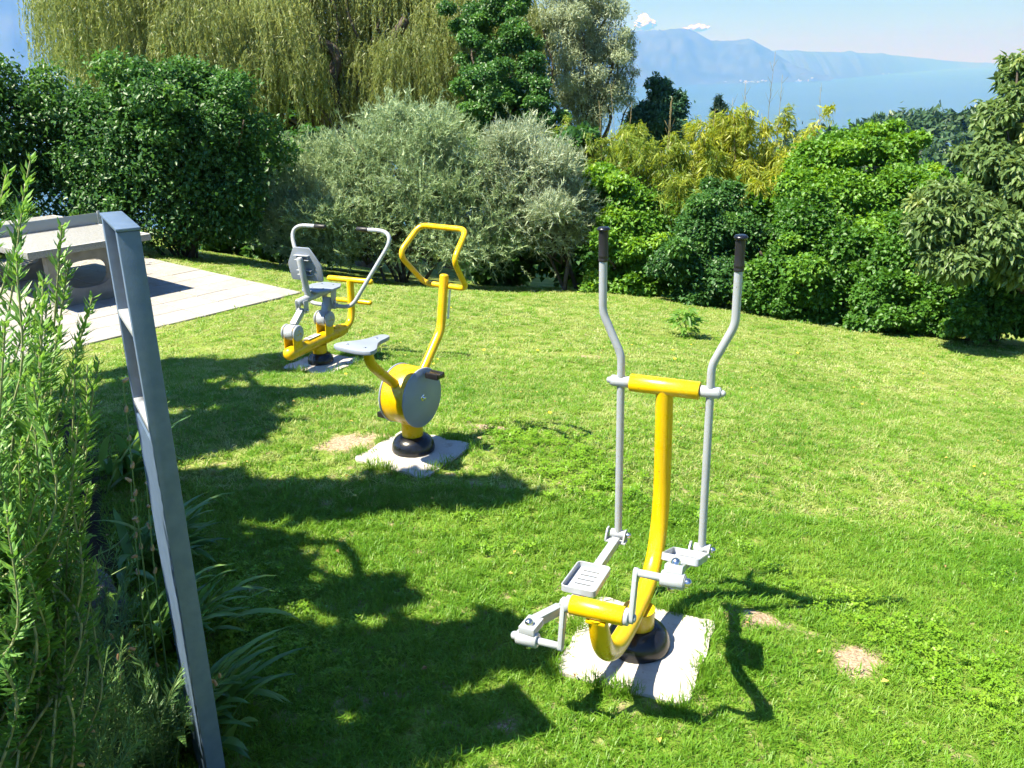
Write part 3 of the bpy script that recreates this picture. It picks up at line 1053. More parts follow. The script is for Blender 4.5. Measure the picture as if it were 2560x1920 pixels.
hexo = [(-.15, 0), (.15, 0), (.165, .012), (.172, .14), (.166, .16), (.085, .292), (.07, .3), (-.07, .3), (-.085, .292), (-.166, .16), (-.172, .14), (-.165, .012)]
bkr = plate('backrest', hexo, bo, (1, 0, 0), bu, .016, M['grey_board'], rw, bev=.004)
for zz in (.055, .095, .19, .23):
    box_between('back_bracket', bo + bu * zz + Vector((-.075, -.028, 0)), bo + bu * zz + Vector((.075, -.028, 0)), .035, .006, M['grey'], bkr, bev=.002)
for zz in (.075, .21):
    for x in (-.055, .055):
        dome_bolt('bolt', bo + bu * zz + Vector((x, -.018, 0)), (0, -1, 0), .009, .012, M['chrome'], bkr, 10)
so = [(-.085, -.06), (.085, -.06), (.15, .03), (.15, .18), (.10, .265), (.085, .275), (-.085, .275), (-.10, .265), (-.15, .18), (-.15, .03)]
st_ = plate('seat', so, (0, 0, .652), (1, 0, 0), (0, 1, 0), .018, M['grey_board'], rw, bev=.005)
for x, y in ((-.06, .05), (.06, .05), (-.06, .2), (.06, .2)):
    rod('screw', (x, y, .6695), (x, y, .6712), .009, M['chrome'], st_, 12, .1)
fb = []
for sg in (-1, 1):
    fb.append(plate('front_bracket', [(-.045, -.12), (.01, -.12), (.04, .0), (.04, .03), (-.045, .03)], (sg * .048 - .004, .215, .615), (0, 1, 0), (0, 0, 1), .008, M['grey'], rw, bev=.002))
fbo = join_into(fb[0], fb[1:])
for sg in (-1, 1):
    dome_bolt('bolt', (sg * .052, .205, .515), (sg, 0, 0), .014, .02, M['chrome'], fbo)
box_between('front_arm', (0, .125, .42), (0, .205, .545), .07, .06, M['grey'], rw, bev=.008)
box_between('yoke', (-.075, .205, .475), (.075, .205, .475), .055, .05, M['grey'], rw, bev=.01)
for sg in (-1, 1):
    P = [(sg * .06, .205, .475), (sg * .245, .215, .478), (sg * .40, .34, .77), (sg * .555, .46, 1.04), (sg * .50, .475, 1.125), (sg * .19, .475, 1.125)]
    P = [P[0], P[1], P[3], (sg * .60, .478, 1.127), P[5]]
    P = [(sg * .06, .205, .475), (sg * .23, .21, .476), (sg * .585, .47, 1.128), (sg * .175, .47, 1.128)]
    hd = tube('handle', fillet(P, .16, 10), .0185, M['grey'], rw, 16)
    rod('grip', (sg * .29, .47, 1.128), (sg * .172, .47, 1.128), .0215, M['rubber'], hd, 18, .12)

# ------------------------------------------------------------------ upright shelf frame by the bed
ld_dir = Vector((-.144, .25, 0)).normalized()
ld_side = Vector((ld_dir.y, -ld_dir.x, 0))
lf = empty('shelf_frame', (-.872, 2.015, 0.0))
tag(lf, 'tall narrow blue-grey frame with shelves and a beige back board beside the planted bed', 'frame')
ltop = 1.795
sw = .050
for d0 in (0.0, .262):
    c = ld_dir * d0
    box_between('stile', c + Vector((0, 0, -.15)), c + Vector((0, 0, ltop)), sw, .028, M['frame_paint'], lf, up=ld_dir, bev=.003)
box_between('top_cap', ld_dir * -.018 + Vector((0, 0, ltop + .0045)), ld_dir * .28 + Vector((0, 0, ltop + .0045)), sw + .004, .008, M['frame_paint'], lf, bev=.003)
plate('back_panel', [(.0142, .02), (.2478, .02), (.2478, ltop), (.0142, ltop)], ld_side * .013, ld_dir, (0, 0, 1), .007, M['panel'], lf, bev=0)
plate('front_panel', [(.0142, .02), (.2478, .02), (.2478, 1.27), (.0142, 1.27)], ld_side * -.0245, ld_dir, (0, 0, 1), .006, M['frame_paint'], lf, bev=0)
for k in range(2):
    z = ltop - .245 * (k + 1)
    if z > 0.05:
        box_between('shelf', ld_dir * .0142 + Vector((0, 0, z)) - ld_side * .007, ld_dir * .2478 + Vector((0, 0, z)) - ld_side * .007, sw - .0135, .016, M['grey'], lf, bev=.002)

# ------------------------------------------------------------------ vegetation helpers
def norm(v):
    return v / np.maximum(np.linalg.norm(v, axis=-1, keepdims=True), 1e-9)

def leaves(C, D, N, L, W, fold=.25, curl=0.0, r=None, tri=False):
    """one folded diamond per row: base C, direction D, face normal N, length L, width W; tri: a plain pointed blade for far, narrow leaves"""
    n = len(C)
    D = norm(D)
    S = norm(np.cross(D, N))
    N = np.cross(S, D)
    L = np.broadcast_to(np.asarray(L, float), (n,))[:, None]
    W = np.broadcast_to(np.asarray(W, float), (n,))[:, None]
    tip = C + D * L - N * (curl * L)
    if tri:
        V_ = np.stack([C - S * W * .5, C + S * W * .5, tip], 1).reshape(-1, 3)
        return V_, np.arange(3 * n).reshape(-1, 3), np.repeat(rng.random(n) if r is None else r, 3)
    mid = C + D * L * .45
    a = mid + S * W * .5 + N * (W * fold)
    b = mid - S * W * .5 + N * (W * fold)
    V_ = np.stack([C, a, tip, b], 1).reshape(-1, 3)
    i = np.arange(n)[:, None] * 4
    F_ = np.concatenate([i + np.array([[0, 1, 2]]), i + np.array([[0, 2, 3]])], 1).reshape(-1, 3)
    rv = np.repeat(rng.random(n) if r is None else r, 4)
    return V_, F_, rv

def sub_blobs(blobs, per, lo=.20, hi=.40, push=.92, flat=.55):
    out = []
    for (x, y, z, rx, ry, rz) in blobs:
        k = max(3, int(per * (rx * ry + rx * rz + ry * rz) / 3))
        d = norm(rng.normal(size=(k, 3)))
        d[:, 2] = np.where(d[:, 2] < -.55, -d[:, 2], d[:, 2])
        s = rng.uniform(lo, hi, k) * (rx * ry * rz) ** (1 / 3)
        q = rng.uniform(push - .3, push + .16, k)
        for j in range(k):
            out.append((x + d[j, 0] * rx * q[j], y + d[j, 1] * ry * q[j], z + d[j, 2] * rz * q[j], s[j], s[j], s[j] * flat))
    return out

def crown_points(blobs, n, inner=.25):
    B = np.array(blobs, float)
    area = (B[:, 3] * B[:, 4] + B[:, 3] * B[:, 5] + B[:, 4] * B[:, 5])
    k = rng.choice(len(B), n, p=area / area.sum())
    d = norm(rng.normal(size=(n, 3)))
    q = 1 - np.abs(rng.normal(0, inner, n))
    stray = rng.random(n) < .10
    q = np.where(stray, q + np.abs(rng.normal(0, .28, n)), q)
    q = np.clip(q, .05, 1.6)
    P = B[k, :3] + d * B[k, 3:] * q[:, None]
    Nn = norm(d / B[k, 3:])
    return P, Nn, k

def limb_mesh(starts_ends, seg=7, wob=.08):
    V_, F_ = [], []
    for a, b, r0, r1 in starts_ends:
        a, b = np.array(a, float), np.array(b, float)
        ln = np.linalg.norm(b - a)
        pts = [a + (b - a) * t + rng.normal(0, wob * ln * math.sin(t * math.pi) * .5, 3) * (0 < t < 1) + np.array([0, 0, .10 * ln * math.sin(t * math.pi)]) for t in np.linspace(0, 1, 6)]
        pts = smooth_path(pts, 3)
        rr = list(np.linspace(r0, r1, len(pts)))
        v, f = tube_data(pts, rr, seg)
        o = len(V_)
        V_ += v
        F_ += [tuple(i + o for i in q) for q in f]
    return V_, F_

def crown_tree(name, label, cat, base, blobs, nleaf, leaf, mat, trunk_r=.12, bark='bark', per=6, group=None, droop=.25, inner=.32, stems=1, sub=(.14, .42, .92), upright=0.0, limbs=14, flat=.68, core=.78, fork=.45, tri=False):
    """base on the ground; blobs (x,y,z,rx,ry,rz) in world coordinates; leaf (length, width)"""
    e = empty(name, base)
    tag(e, label, cat, group)
    b0 = np.array(base, float)
    Bm = [(x - b0[0], y - b0[1], z - b0[2], rx, ry, rz) for x, y, z, rx, ry, rz in blobs]
    SB = sub_blobs(Bm, per, *sub, flat=flat)
    P, Nn, k = crown_points(SB + [(x, y, z, rx * core, ry * core, rz * core) for x, y, z, rx, ry, rz in Bm], nleaf, inner)
    keep = P[:, 2] > .05
    P, Nn = P[keep], Nn[keep]
    n = len(P)
    D = norm(rng.normal(size=(n, 3)) * .8 + Nn * .5 + np.array([0, 0, -droop + upright]))
    Fn = norm(Nn * .4 + np.array([0, 0, .9]) + rng.normal(size=(n, 3)) * .4)
    L = leaf[0] * rng.uniform(.7, 1.25, n)
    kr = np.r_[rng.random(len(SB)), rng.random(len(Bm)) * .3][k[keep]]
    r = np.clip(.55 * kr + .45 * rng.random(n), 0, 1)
    V_, F_, rv = leaves(P, D, Fn, L, L * leaf[1] / leaf[0], curl=.12, r=r, tri=tri)
    fast_obj('crown', V_, F_, mat, e, rv)
    # trunk, or several stems, with limbs into the clumps
    segs = []
    cen = np.mean([q[:3] for q in Bm], 0)
    lowz = min(q[2] - q[5] for q in Bm)
    if stems == 1:
        top = np.array([cen[0] * .7, cen[1] * .7, max(cen[2] * fork, .3)])
        segs.append(((0, 0, -.3), top, trunk_r, trunk_r * .7))
        segs.append((top, (cen[0], cen[1], cen[2] + .3), trunk_r * .7, trunk_r * .3))
    else:
        top = np.array([0, 0, .1])
        for s in range(stems):
            a = 2 * math.pi * s / stems + rng.uniform(-.3, .3)
            q = np.array([math.cos(a), math.sin(a), 0]) * .18
            B1 = Bm[s % len(Bm)]
            segs.append((q * .6 + np.array([0, 0, -.2]), (B1[0] + q[0] * 2 + rng.normal(0, B1[3] * .3), B1[1] + q[1] * 2 + rng.normal(0, B1[4] * .3), B1[2] + B1[5] * .3), trunk_r * rng.uniform(.6, 1), trunk_r * .25))
    pick = rng.choice(len(SB), min(limbs, len(SB)), replace=False)
    for j in pick:
        s = top if stems == 1 else np.array([rng.normal(0, .12), rng.normal(0, .12), rng.uniform(.0, .3)])
        segs.append((s, SB[j][:3], trunk_r * .4, trunk_r * .08))
    v, f = limb_mesh(segs)
    obj_from('trunk' if stems == 1 else 'stems', v, f, M[bark], e)
    return e

# leaf materials
M['l_dark'] = leaf_mat('dark_shrub_leaf', (0.026, 0.079, 0.019), (0.050, 0.134, 0.026), (0.102, 0.216, 0.036), trans=.3, rough=.42)
M['l_dog'] = leaf_mat('shrub_leaf', (0.030, 0.090, 0.025), (0.057, 0.152, 0.033), (0.112, 0.237, 0.043), trans=.3, rough=.42)
M['l_willow'] = leaf_mat('weeping_willow_leaf', (.10, .135, .04), (.19, .235, .075), (.32, .37, .14), trans=.4)
M['l_grey'] = leaf_mat('grey_willow_leaf', (.15, .22, .10), (.245, .335, .17), (.38, .46, .28), trans=.25)
M['l_grey2'] = leaf_mat('grey_willow_leaf_pale', (.19, .245, .145), (.30, .365, .23), (.45, .51, .38), trans=.25)
M['l_silver'] = leaf_mat('silver_willow_leaf', (.17, .215, .125), (.28, .34, .21), (.38, .44, .30), trans=.3)
M['l_maple'] = leaf_mat('maple_leaf', (.035, .11, .017), (.08, .20, .027), (.17, .32, .045), trans=.35)
M['l_maple2'] = leaf_mat('light_maple_leaf', (.06, .165, .02), (.13, .275, .032), (.27, .42, .05), trans=.35)
M['l_blue'] = leaf_mat('bluish_leaf', (.035, .10, .055), (.07, .155, .08), (.12, .22, .11), trans=.25)
M['l_bamboo'] = leaf_mat('yellow_bamboo_leaf', (.13, .20, .025), (.26, .31, .035), (.44, .44, .05), trans=.4)
M['l_bamboo2'] = leaf_mat('olive_bamboo_leaf', (.09, .16, .025), (.18, .255, .035), (.33, .37, .05), trans=.4)
M['l_cherry'] = leaf_mat('cherry_leaf', (0.075, 0.138, 0.044), (0.131, 0.206, 0.062), (0.275, 0.325, 0.088), trans=.32)
M['l_conifer'] = leaf_mat('conifer_needles', (.015, .045, .03), (.03, .07, .045), trans=.1)
M['l_fig'] = leaf_mat('fig_leaf', (.07, .17, .025), (.13, .26, .04), (.22, .36, .06), trans=.45)
M['l_rose'] = leaf_mat('rosemary_leaf', (.055, .15, .03), (.11, .245, .05), (.22, .39, .085), trans=.35, rough=.4)
M['l_iris'] = leaf_mat('iris_leaf', (.06, .15, .045), (.11, .23, .06), (.19, .32, .075), trans=.35, rough=.35)
M['l_fine'] = leaf_mat('fine_herb_leaf', (.05, .125, .04), (.095, .20, .06), (.19, .32, .09), trans=.3)
M['l_far'] = leaf_mat('far_wood_leaf', (.022, .055, .02), (.04, .085, .03), (.07, .12, .04), trans=.15)
M['stem_rose'] = surf_mat('rosemary_stem', (.16, .19, .08), (.27, .29, .14), 20, .8)
M['stem_green'] = surf_mat('green_stem', (.10, .18, .05), (.16, .25, .08), 20, .6)

# ------------------------------------------------------------------ shrubs and trees round the lawn
def at_ground(x, y, dz=0.0):
    return (x, y, gz1(x, y) + dz)

crown_tree('broadleaf_shrub', 'dark green shrub at the left edge, cut by the frame', 'shrub', at_ground(-8.4, 14.6),
           [(-8.5, 14.6, 1.1, 1.75, 1.6, 1.35), (-8.9, 14.3, 1.95, 1.2, 1.1, .95), (-7.75, 14.5, 1.45, 1.0, 1.0, .85), (-8.1, 14.2, .25, 1.7, 1.2, .85)], 34000, (.085, .052), M['l_dark'], .07, stems=6, per=9)
crown_tree('broadleaf_shrub', 'large rounded dark green shrub behind the table tennis table', 'shrub', at_ground(-5.4, 14.5),
           [(-5.4, 14.5, .85, 1.62, 1.5, 1.15), (-4.85, 14.4, 1.15, 1.2, 1.2, 1.0), (-6.1, 14.4, 1.1, 1.05, 1.1, 1.05), (-5.4, 14.4, 1.65, 1.05, 1.0, .75), (-5.4, 14.2, .05, 1.5, 1.0, .75), (-4.5, 14.3, .3, .8, .9, .8), (-6.4, 14.1, .2, .8, .8, .75)], 70000, (.078, .05), M['l_dog'], .05, stems=9, per=11)

def feathery_shrub(name, label, base, blobs, nshoot, mat, shoot=.42, per=20, trunk_r=.05, stems=8, ll=.092):
    """shrub of upright shoots set with narrow leaves"""
    e = empty(name, base)
    tag(e, label, 'shrub')
    b0 = np.array(base)
    Bm = [(x - b0[0], y - b0[1], z - b0[2], rx, ry, rz) for x, y, z, rx, ry, rz in blobs]
    SB = sub_blobs(Bm, 7, .25, .42, .82)
    P, Nn, k = crown_points(SB + [(x, y, z, a * .85, b * .85, c * .85) for x, y, z, a, b, c in Bm], nshoot, .3)
    ok = P[:, 2] > .12
    P, Nn, k = P[ok], Nn[ok], k[ok]
    n = len(P)
    D = norm(Nn * .75 + np.array([0, 0, .55]) + rng.normal(size=(n, 3)) * .38)
    ln = shoot * rng.uniform(.55, 1.25, n)
    t = (np.arange(per) + .5) / per
    Cp = P[:, None, :] + D[:, None, :] * (ln[:, None, None] * (t[None, :, None] - .5)) + np.array([0, 0, -.10]) * (t ** 2)[None, :, None] * ln[:, None, None]
    Rd = norm(rng.normal(size=(n, per, 3)))
    LD = norm(D[:, None, :] * .85 + Rd * .75)
    Fn = norm(rng.normal(size=(n, per, 3)) + np.array([0, 0, .6]))
    L = ll * rng.uniform(.7, 1.25, (n, per))
    kr = rng.random(len(SB) + len(Bm))[k]
    r = np.clip(.45 * kr[:, None] + .25 * rng.random((n, 1)) + .3 * rng.random((n, per)), 0, 1)
    V_, F_, rv = leaves(Cp.reshape(-1, 3), LD.reshape(-1, 3), Fn.reshape(-1, 3), L.ravel(), L.ravel() * .2, fold=.1, r=r.ravel(), tri=True)
    fast_obj('crown', V_, F_, mat, e, rv)
    segs = []
    for s in range(stems):
        a = rng.uniform(0, 6.28)
        B1 = Bm[s % len(Bm)]
        segs.append(((rng.normal(0, .15), rng.normal(0, .15), -.2), (B1[0] + rng.normal(0, B1[3] * .4), B1[1] + rng.normal(0, B1[4] * .4), B1[2] + B1[5] * .2), trunk_r * rng.uniform(.5, 1), trunk_r * .2))
    for j in rng.choice(len(SB), min(36, len(SB)), replace=False):
        q = rng.choice(len(Bm))
        segs.append(((Bm[q][0] * .4, Bm[q][1] * .4, max(.1, Bm[q][2] * .35)), SB[j][:3], trunk_r * .35, .006))
    v, f = limb_mesh(segs, 6)
    obj_from('stems', v, f, M['bark'], e)
    return e

feathery_shrub('grey_willow_shrub', 'broad grey-green feathery shrub behind the yellow machines', at_ground(-1.9, 15.7),
               [(-2.10, 15.70, 0.32, 1.75, 1.40, 1.31), (-3.30, 15.60, -0.13, 1.25, 1.20, 1.16), (-1.75, 15.70, 0.77, 1.05, 1.10, 0.97), (-0.75, 15.60, -0.13, 1.30, 1.20, 1.07), (-1.90, 15.30, -0.35, 1.90, 1.10, 0.85), (-2.90, 15.90, 0.57, 1.10, 0.90, 0.73), (-3.50, 15.20, -0.40, 1.00, 0.90, 0.70), (-0.60, 15.30, -0.60, 1.10, 0.90, 0.75)], 6600, M['l_grey'])
feathery_shrub('grey_willow_shrub', 'paler silvery grey shrub with a thin trunk at the lawn edge', at_ground(1.05, 15.6),
               [(0.45, 15.70, 0.07, 1.00, 1.00, 1.02), (0.75, 15.60, -0.30, 1.05, 0.95, 0.80), (0.10, 15.70, 0.57, 0.75, 0.80, 0.78), (1.00, 15.80, -0.23, 0.75, 0.80, 0.78)], 3600, M['l_grey2'], stems=3, trunk_r=.05)

# weeping willow: clumps of hanging strands
def weeping_willow():
    bx, by = -4.6, 28.5
    base = at_ground(bx, by)
    e = empty('weeping_willow', base)
    tag(e, 'huge weeping willow with yellow-green hanging branches behind the shrubs', 'tree')
    b0 = np.array(base)
    lobes = [(-11.74, 27.25, 4.04, 1.5, 3.2), (-11.02, 28.53, 4.65, 1.9, 3.6), (-9.85, 28.24, 3.85, 1.6, 2.6), (-8.62, 29.69, 4.93, 2.0, 3.4), (-8.46, 26.96, 3.23, 1.5, 2.2), (-7.12, 27.57, 3.45, 1.6, 3.0), (-6.66, 29.6, 4.67, 1.9, 3.8), (-6.55, 26.6, 2.24, 1.2, 1.6), (-6.01, 30.8, 3.57, 1.6, 2.2), (-4.69, 31.32, 5.01, 2.0, 3.0), (-3.35, 30.42, 3.99, 1.9, 3.2), (-2.19, 30.71, 4.8, 1.8, 3.4), (-1.28, 29.15, 3.42, 1.6, 2.9), (-2.48, 28.25, 2.4, 1.5, 2.2), (-0.43, 28.36, 2.71, 1.2, 2.3), (0.32, 29.14, 3.4, 1.1, 2.6), (-3.82, 29.28, 2.31, 1.4, 2.0), (-10.03, 27.23, 2.52, 1.2, 1.5), (-5.85, 28.6, 1.88, 0.5, 1.5), (-9.12, 26.95, 1.74, 1.3, 1.6), (-8.01, 27.35, 1.37, 1.2, 1.5), (-10.86, 27.04, 1.98, 1.1, 1.6), (-4.68, 29.39, 1.13, 1.3, 1.6), (-1.68, 28.45, 1.47, 1.2, 1.8), (-12.89, 28.07, 4.85, 0.9, 3.3), (-5.1, 31.2, 6.17, 2.6, 3), (-8.4, 31.39, 6.7, 3, 3), (-2.07, 31.91, 6.68, 3, 3.2), (-10.8, 30.2, 6.35, 2.4, 3.0)]
    Vs, Ft, Rs, off = [], [], [], 0
    segs = []
    for (x, y, z, w, h) in lobes:
        ns = int(230 * w)
        th = rng.uniform(0, 2 * math.pi, ns)
        rr = np.sqrt(rng.random(ns)) * w
        sx, sy = x + rr * np.cos(th), y + rr * np.sin(th) * .9
        sz = z + np.sqrt(np.maximum(0, 1 - (rr / w) ** 2)) * w * .55 + rng.normal(0, .15, ns)
        ln = h * rng.uniform(.45, 1.1, ns)
        per = 42
        t = (np.arange(per) + rng.random(per)) / per
        out = np.stack([np.cos(th), np.sin(th), np.zeros(ns)], 1)
        sway = rng.normal(0, .10, (ns, 3)) * np.array([1, 1, 0])
        Cp = np.stack([sx, sy, sz], 1)[:, None, :] + out[:, None, :] * (.5 * (1 - np.exp(-3 * t)))[None, :, None] * (rr / w)[:, None, None] * .7 + sway[:, None, :] * (t[None, :, None] ** 2) * 2
        Cp[:, :, 2] -= ln[:, None] * (t ** 1.15)[None, :] - .12 * np.sin(t * 3.1)[None, :]
        LD = norm(np.array([0, 0, -1.0]) + rng.normal(size=(ns, per, 3)) * .42)
        Fn = norm(rng.normal(size=(ns, per, 3)) + out[:, None, :] * .8)
        L = .15 * rng.uniform(.7, 1.3, (ns, per))
        r = np.clip(.5 * rng.random() + .25 * rng.random((ns, 1)) + .25 * rng.random((ns, per)), 0, 1)
        V_, F_, rv = leaves(Cp.reshape(-1, 3), LD.reshape(-1, 3), Fn.reshape(-1, 3), L.ravel(), L.ravel() * .2, fold=.1, r=r.ravel(), tri=True)
        Vs.append(V_)
        Ft.append(F_ + off)
        Rs.append(rv)
        off += len(V_)
        q = np.array([x, y, z + w * .35]) - b0
        segs.append(((rng.normal(0, .2), rng.normal(0, .2), q[2] * .35 + rng.uniform(0, .6)), q, .055, .015))
    V_ = np.concatenate(Vs) - b0
    fast_obj('crown', V_, np.concatenate(Ft), M['l_willow'], e, np.concatenate(Rs))
    segs += [((0, 0, -.4), (.1, 0, 3.4), .45, .36), ((.1, 0, 3.2), (1.6, .2, 7.5), .30, .14), ((.05, 0, 3.0), (-1.6, .1, 7.8), .28, .12), ((0, 0, 2.6), (-3.6, -.5, 6.4), .2, .08), ((.1, 0, 2.7), (3.6, -.6, 6.2), .2, .08)]
    v, f = limb_mesh(segs, 8)
    obj_from('trunk', v, f, M['bark'], e)
weeping_willow()

def ptree(name, label, foot, lobes, nleaf, leaf, mat, cat='tree', **kw):
    return crown_tree(name, label, cat, at_ground(*foot), lobes, nleaf, leaf, mat, **kw)

ptree('maple_tree', 'dark green maple between the weeping willow and the silvery tree', (0.20, 24.28), [(0.22, 25.79, 2.95, 0.76, 0.76, 0.87), (-0.4, 26.11, 2.35, 0.84, 0.84, 0.89), (0.64, 25.5, 2.12, 0.71, 0.71, 0.87), (-0.08, 24.75, 1.53, 1.01, 1.01, 0.75), (0.84, 25.16, 1.19, 0.82, 0.82, 0.76), (-0.74, 25.14, 1.12, 0.87, 0.87, 0.87), (1.1, 24.9, 0.47, 0.76, 0.76, 0.65), (0.12, 24.91, 0.49, 1.2, 1.2, 0.65), (-0.26, 26.64, 3.81, 0.78, 0.78, 0.89), (0.42, 27.21, 3.94, 0.62, 0.62, 0.68), (-0.84, 26.99, 3.32, 0.8, 0.8, 1.02)], 42000, (.10, .07), M['l_dog'], trunk_r=.14, per=9, inner=.4, sub=(.2, .45, 1.0), core=.55, flat=.6)
ptree('silver_willow', 'tall silvery grey willow against the lake', (2.18, 27.31), [(2.3, 29.46, 4.29, 1.35, 1.35, 1.35), (1.9, 28.97, 2.91, 1.23, 1.23, 1.1), (2.89, 29.0, 3.01, 1.1, 1.1, 1.23), (3.4, 29.07, 2.31, 0.74, 0.74, 0.87), (2.13, 28.55, 1.75, 1.17, 1.17, 1.1), (3.12, 28.59, 1.27, 0.87, 0.87, 0.74), (2.35, 28.18, 0.71, 0.98, 0.98, 0.74), (1.45, 29.65, 3.63, 0.87, 0.87, 1.0), (3.66, 28.99, 1.48, 0.5, 0.5, 0.69)], 64000, (.12, .03), M['l_silver'], trunk_r=.16, bark='bark', droop=.5, inner=.34, per=9, sub=(.2, .42, .9), limbs=26, tri=True)
ptree('evergreen_tree', 'small dark bluish tree between the silvery willow and the bamboo', (5.11, 29.31), [(5.04, 30.49, 1.24, 0.5, 0.5, 0.59), (5.56, 30.34, 0.8, 0.5, 0.5, 0.72), (4.77, 30.25, 0.57, 0.79, 0.79, 0.59), (5.42, 30.07, 0.06, 0.92, 0.92, 0.59), (4.43, 30.63, 0.42, 0.6, 0.6, 0.53), (4.52, 30.01, -0.11, 0.79, 0.79, 0.79)], 13000, (.16, .07), M['l_blue'], trunk_r=.12, limbs=8)
ptree('conifer', 'little dark conifer top poking above the bamboo', (9.53, 40.42), [(9.6, 41.88, 0.4, 0.16, 0.16, 0.4), (9.56, 41.76, 0.06, 0.35, 0.35, 0.36), (9.66, 41.61, -0.34, 0.51, 0.51, 0.4), (9.61, 41.4, -0.93, 0.62, 0.62, 0.55)], 4500, (.22, .05), M['l_conifer'], trunk_r=.12, limbs=5)

# bamboo: clumps of culms with drooping sprays
def bamboo(label, lobes, foot, mat, nleaf, culms, seed, bare=0):
    r_ = np.random.default_rng(seed)
    base = at_ground(*foot)
    e = empty('bamboo_clump', base)
    tag(e, label, 'bamboo')
    b0 = np.array(base)
    Bm = [tuple(np.array(q) - np.r_[b0, 0, 0, 0]) for q in lobes]
    tops = []
    A_ = np.array([q[3] * q[5] for q in Bm])
    for c in range(culms):
        q = Bm[int(r_.choice(len(Bm), p=A_ / A_.sum()))]
        a, rr = r_.uniform(0, 6.28), math.sqrt(r_.random()) * .9
        tops.append((q[0] + math.cos(a) * rr * q[3], q[1] + r_.normal(0, .35), q[2] + abs(math.sin(a)) * rr * q[5]))
    Ps, Ds, Rr = [], [], []
    per = nleaf // culms
    for (tx, ty, tz) in tops:
        foot = np.array([tx * .8 + r_.normal(0, .15), ty * .8 + r_.normal(0, .2), -.2])
        arch = np.array([r_.normal(0, .28), r_.normal(0, .28), 0])
        top = np.array([tx, ty, tz])
        def curve(u):
            u = np.asarray(u)[..., None]
            return foot * (1 - u) + top * u + arch * u ** 3 + np.array([0, 0, .25]) * np.sin(u * 3.1) * .5
        # sprays: side twigs that droop, each with a bunch of leaves
        nt_ = max(8, per // 26)
        u0 = r_.uniform(.30, 1.0, nt_) ** .8
        dirs = norm(r_.normal(size=(nt_, 3)) * np.array([1, 1, .25]) + np.array([0, 0, .15]))
        ln = r_.uniform(.18, .52, nt_) * (1.15 - .7 * u0)
        for j in range(nt_):
            w = r_.uniform(.1, 1, 26)
            p = curve(np.full(26, u0[j])) + dirs[j] * (ln[j] * w)[:, None] + np.array([0, 0, -.45]) * (ln[j] * w ** 2)[:, None] + r_.normal(0, .035, (26, 3))
            Ps.append(p)
            Ds.append(np.tile(dirs[j] * .55 + np.array([0, 0, -.75]), (26, 1)) + r_.normal(0, .38, (26, 3)))
            Rr.append(np.clip(r_.random() * .55 + .45 * r_.random(26), 0, 1))
        pts = curve(np.linspace(0, .97, 9))
        V1, F1 = tube_data([tuple(p) for p in pts], list(np.linspace(.015, .004, 9)), 6)
        obj_from('culm', V1, F1, M['twig'], e)
    P, D, rr = np.concatenate(Ps), norm(np.concatenate(Ds)), np.concatenate(Rr)
    n = len(P)
    Fn = norm(np.array([0, 0, .6]) + r_.normal(0, .7, (n, 3)))
    L = .14 * r_.uniform(.6, 1.25, n)
    V_, F_, rv = leaves(P, D, Fn, L, L * .18, fold=.1, r=rr, tri=True)
    fast_obj('foliage', V_, F_, mat, e, rv)
    for s in range(bare):
        B1 = Bm[s % len(Bm)]
        top = np.array((B1[0] + r_.normal(0, B1[3] * .8), B1[1], B1[2] + B1[5] + r_.uniform(.15, .6)))
        foot = np.array((top[0] + r_.normal(0, .1), top[1], -.2))
        pts = [foot * (1 - u) + top * u + np.array([r_.normal(0, .02), r_.normal(0, .02), 0]) for u in np.linspace(0, 1, 6)]
        V1, F1 = tube_data(pts, list(np.linspace(.012, .003, 6)), 6)
        for w in range(12):
            u = r_.uniform(.6, .99)
            c = foot * (1 - u) + top * u
            d = np.array([r_.normal(0, .06), r_.normal(0, .06), r_.uniform(.08, .25)])
            v2, f2 = tube_data([c, c + d], [.0035, .0015], 4)
            o_ = len(V1)
            V1 = V1 + v2
            F1 = F1 + [tuple(i + o_ for i in q2) for q2 in f2]
        obj_from('bare_culm', V1, F1, M['twig'], e)
bamboo('bright yellow bamboo clump rising highest beside the lake', [(4.87, 18.28, 1.27, 0.36, 0.36, 0.48), (4.54, 18.14, 0.86, 0.76, 0.76, 0.6), (5.26, 18.16, 0.92, 0.76, 0.76, 0.6), (4.06, 18.1, 0.75, 0.68, 0.68, 0.56), (5.88, 18.34, 0.82, 0.48, 0.48, 0.52), (5.01, 17.92, 0.25, 1.03, 1.03, 0.64), (4.05, 17.87, 0.12, 0.72, 0.72, 0.64), (4.97, 16.84, -0.08, 0.6, 0.6, 0.53), (4.36, 16.82, -0.14, 0.6, 0.6, 0.45)], (4.81, 17.68), M['l_bamboo'], 52000, 48, 3, bare=7)
bamboo('yellow-green bamboo clump in front of the small dark tree', [(2.94, 17.58, 0.77, 0.62, 0.62, 0.43), (3.48, 17.47, 0.47, 0.62, 0.62, 0.54), (2.55, 17.5, 0.56, 0.54, 0.54, 0.46), (3.4, 15.99, -0.09, 0.57, 0.57, 0.5), (3.05, 16.7, 0.12, 0.52, 0.52, 0.45)], (3.14, 17.18), M['l_bamboo2'], 30000, 30, 4, bare=3)
bamboo('olive brown bamboo clump beside the silvery grey shrub', [(1.85, 19.09, 0.84, 0.5, 0.5, 0.46), (2.4, 18.79, 0.61, 0.58, 0.58, 0.58), (1.96, 18.48, 0.33, 0.49, 0.49, 0.41), (2.69, 17.77, -0.16, 0.4, 0.4, 0.32)], (2.21, 18.20), M['l_bamboo2'], 20000, 20, 5, bare=2)

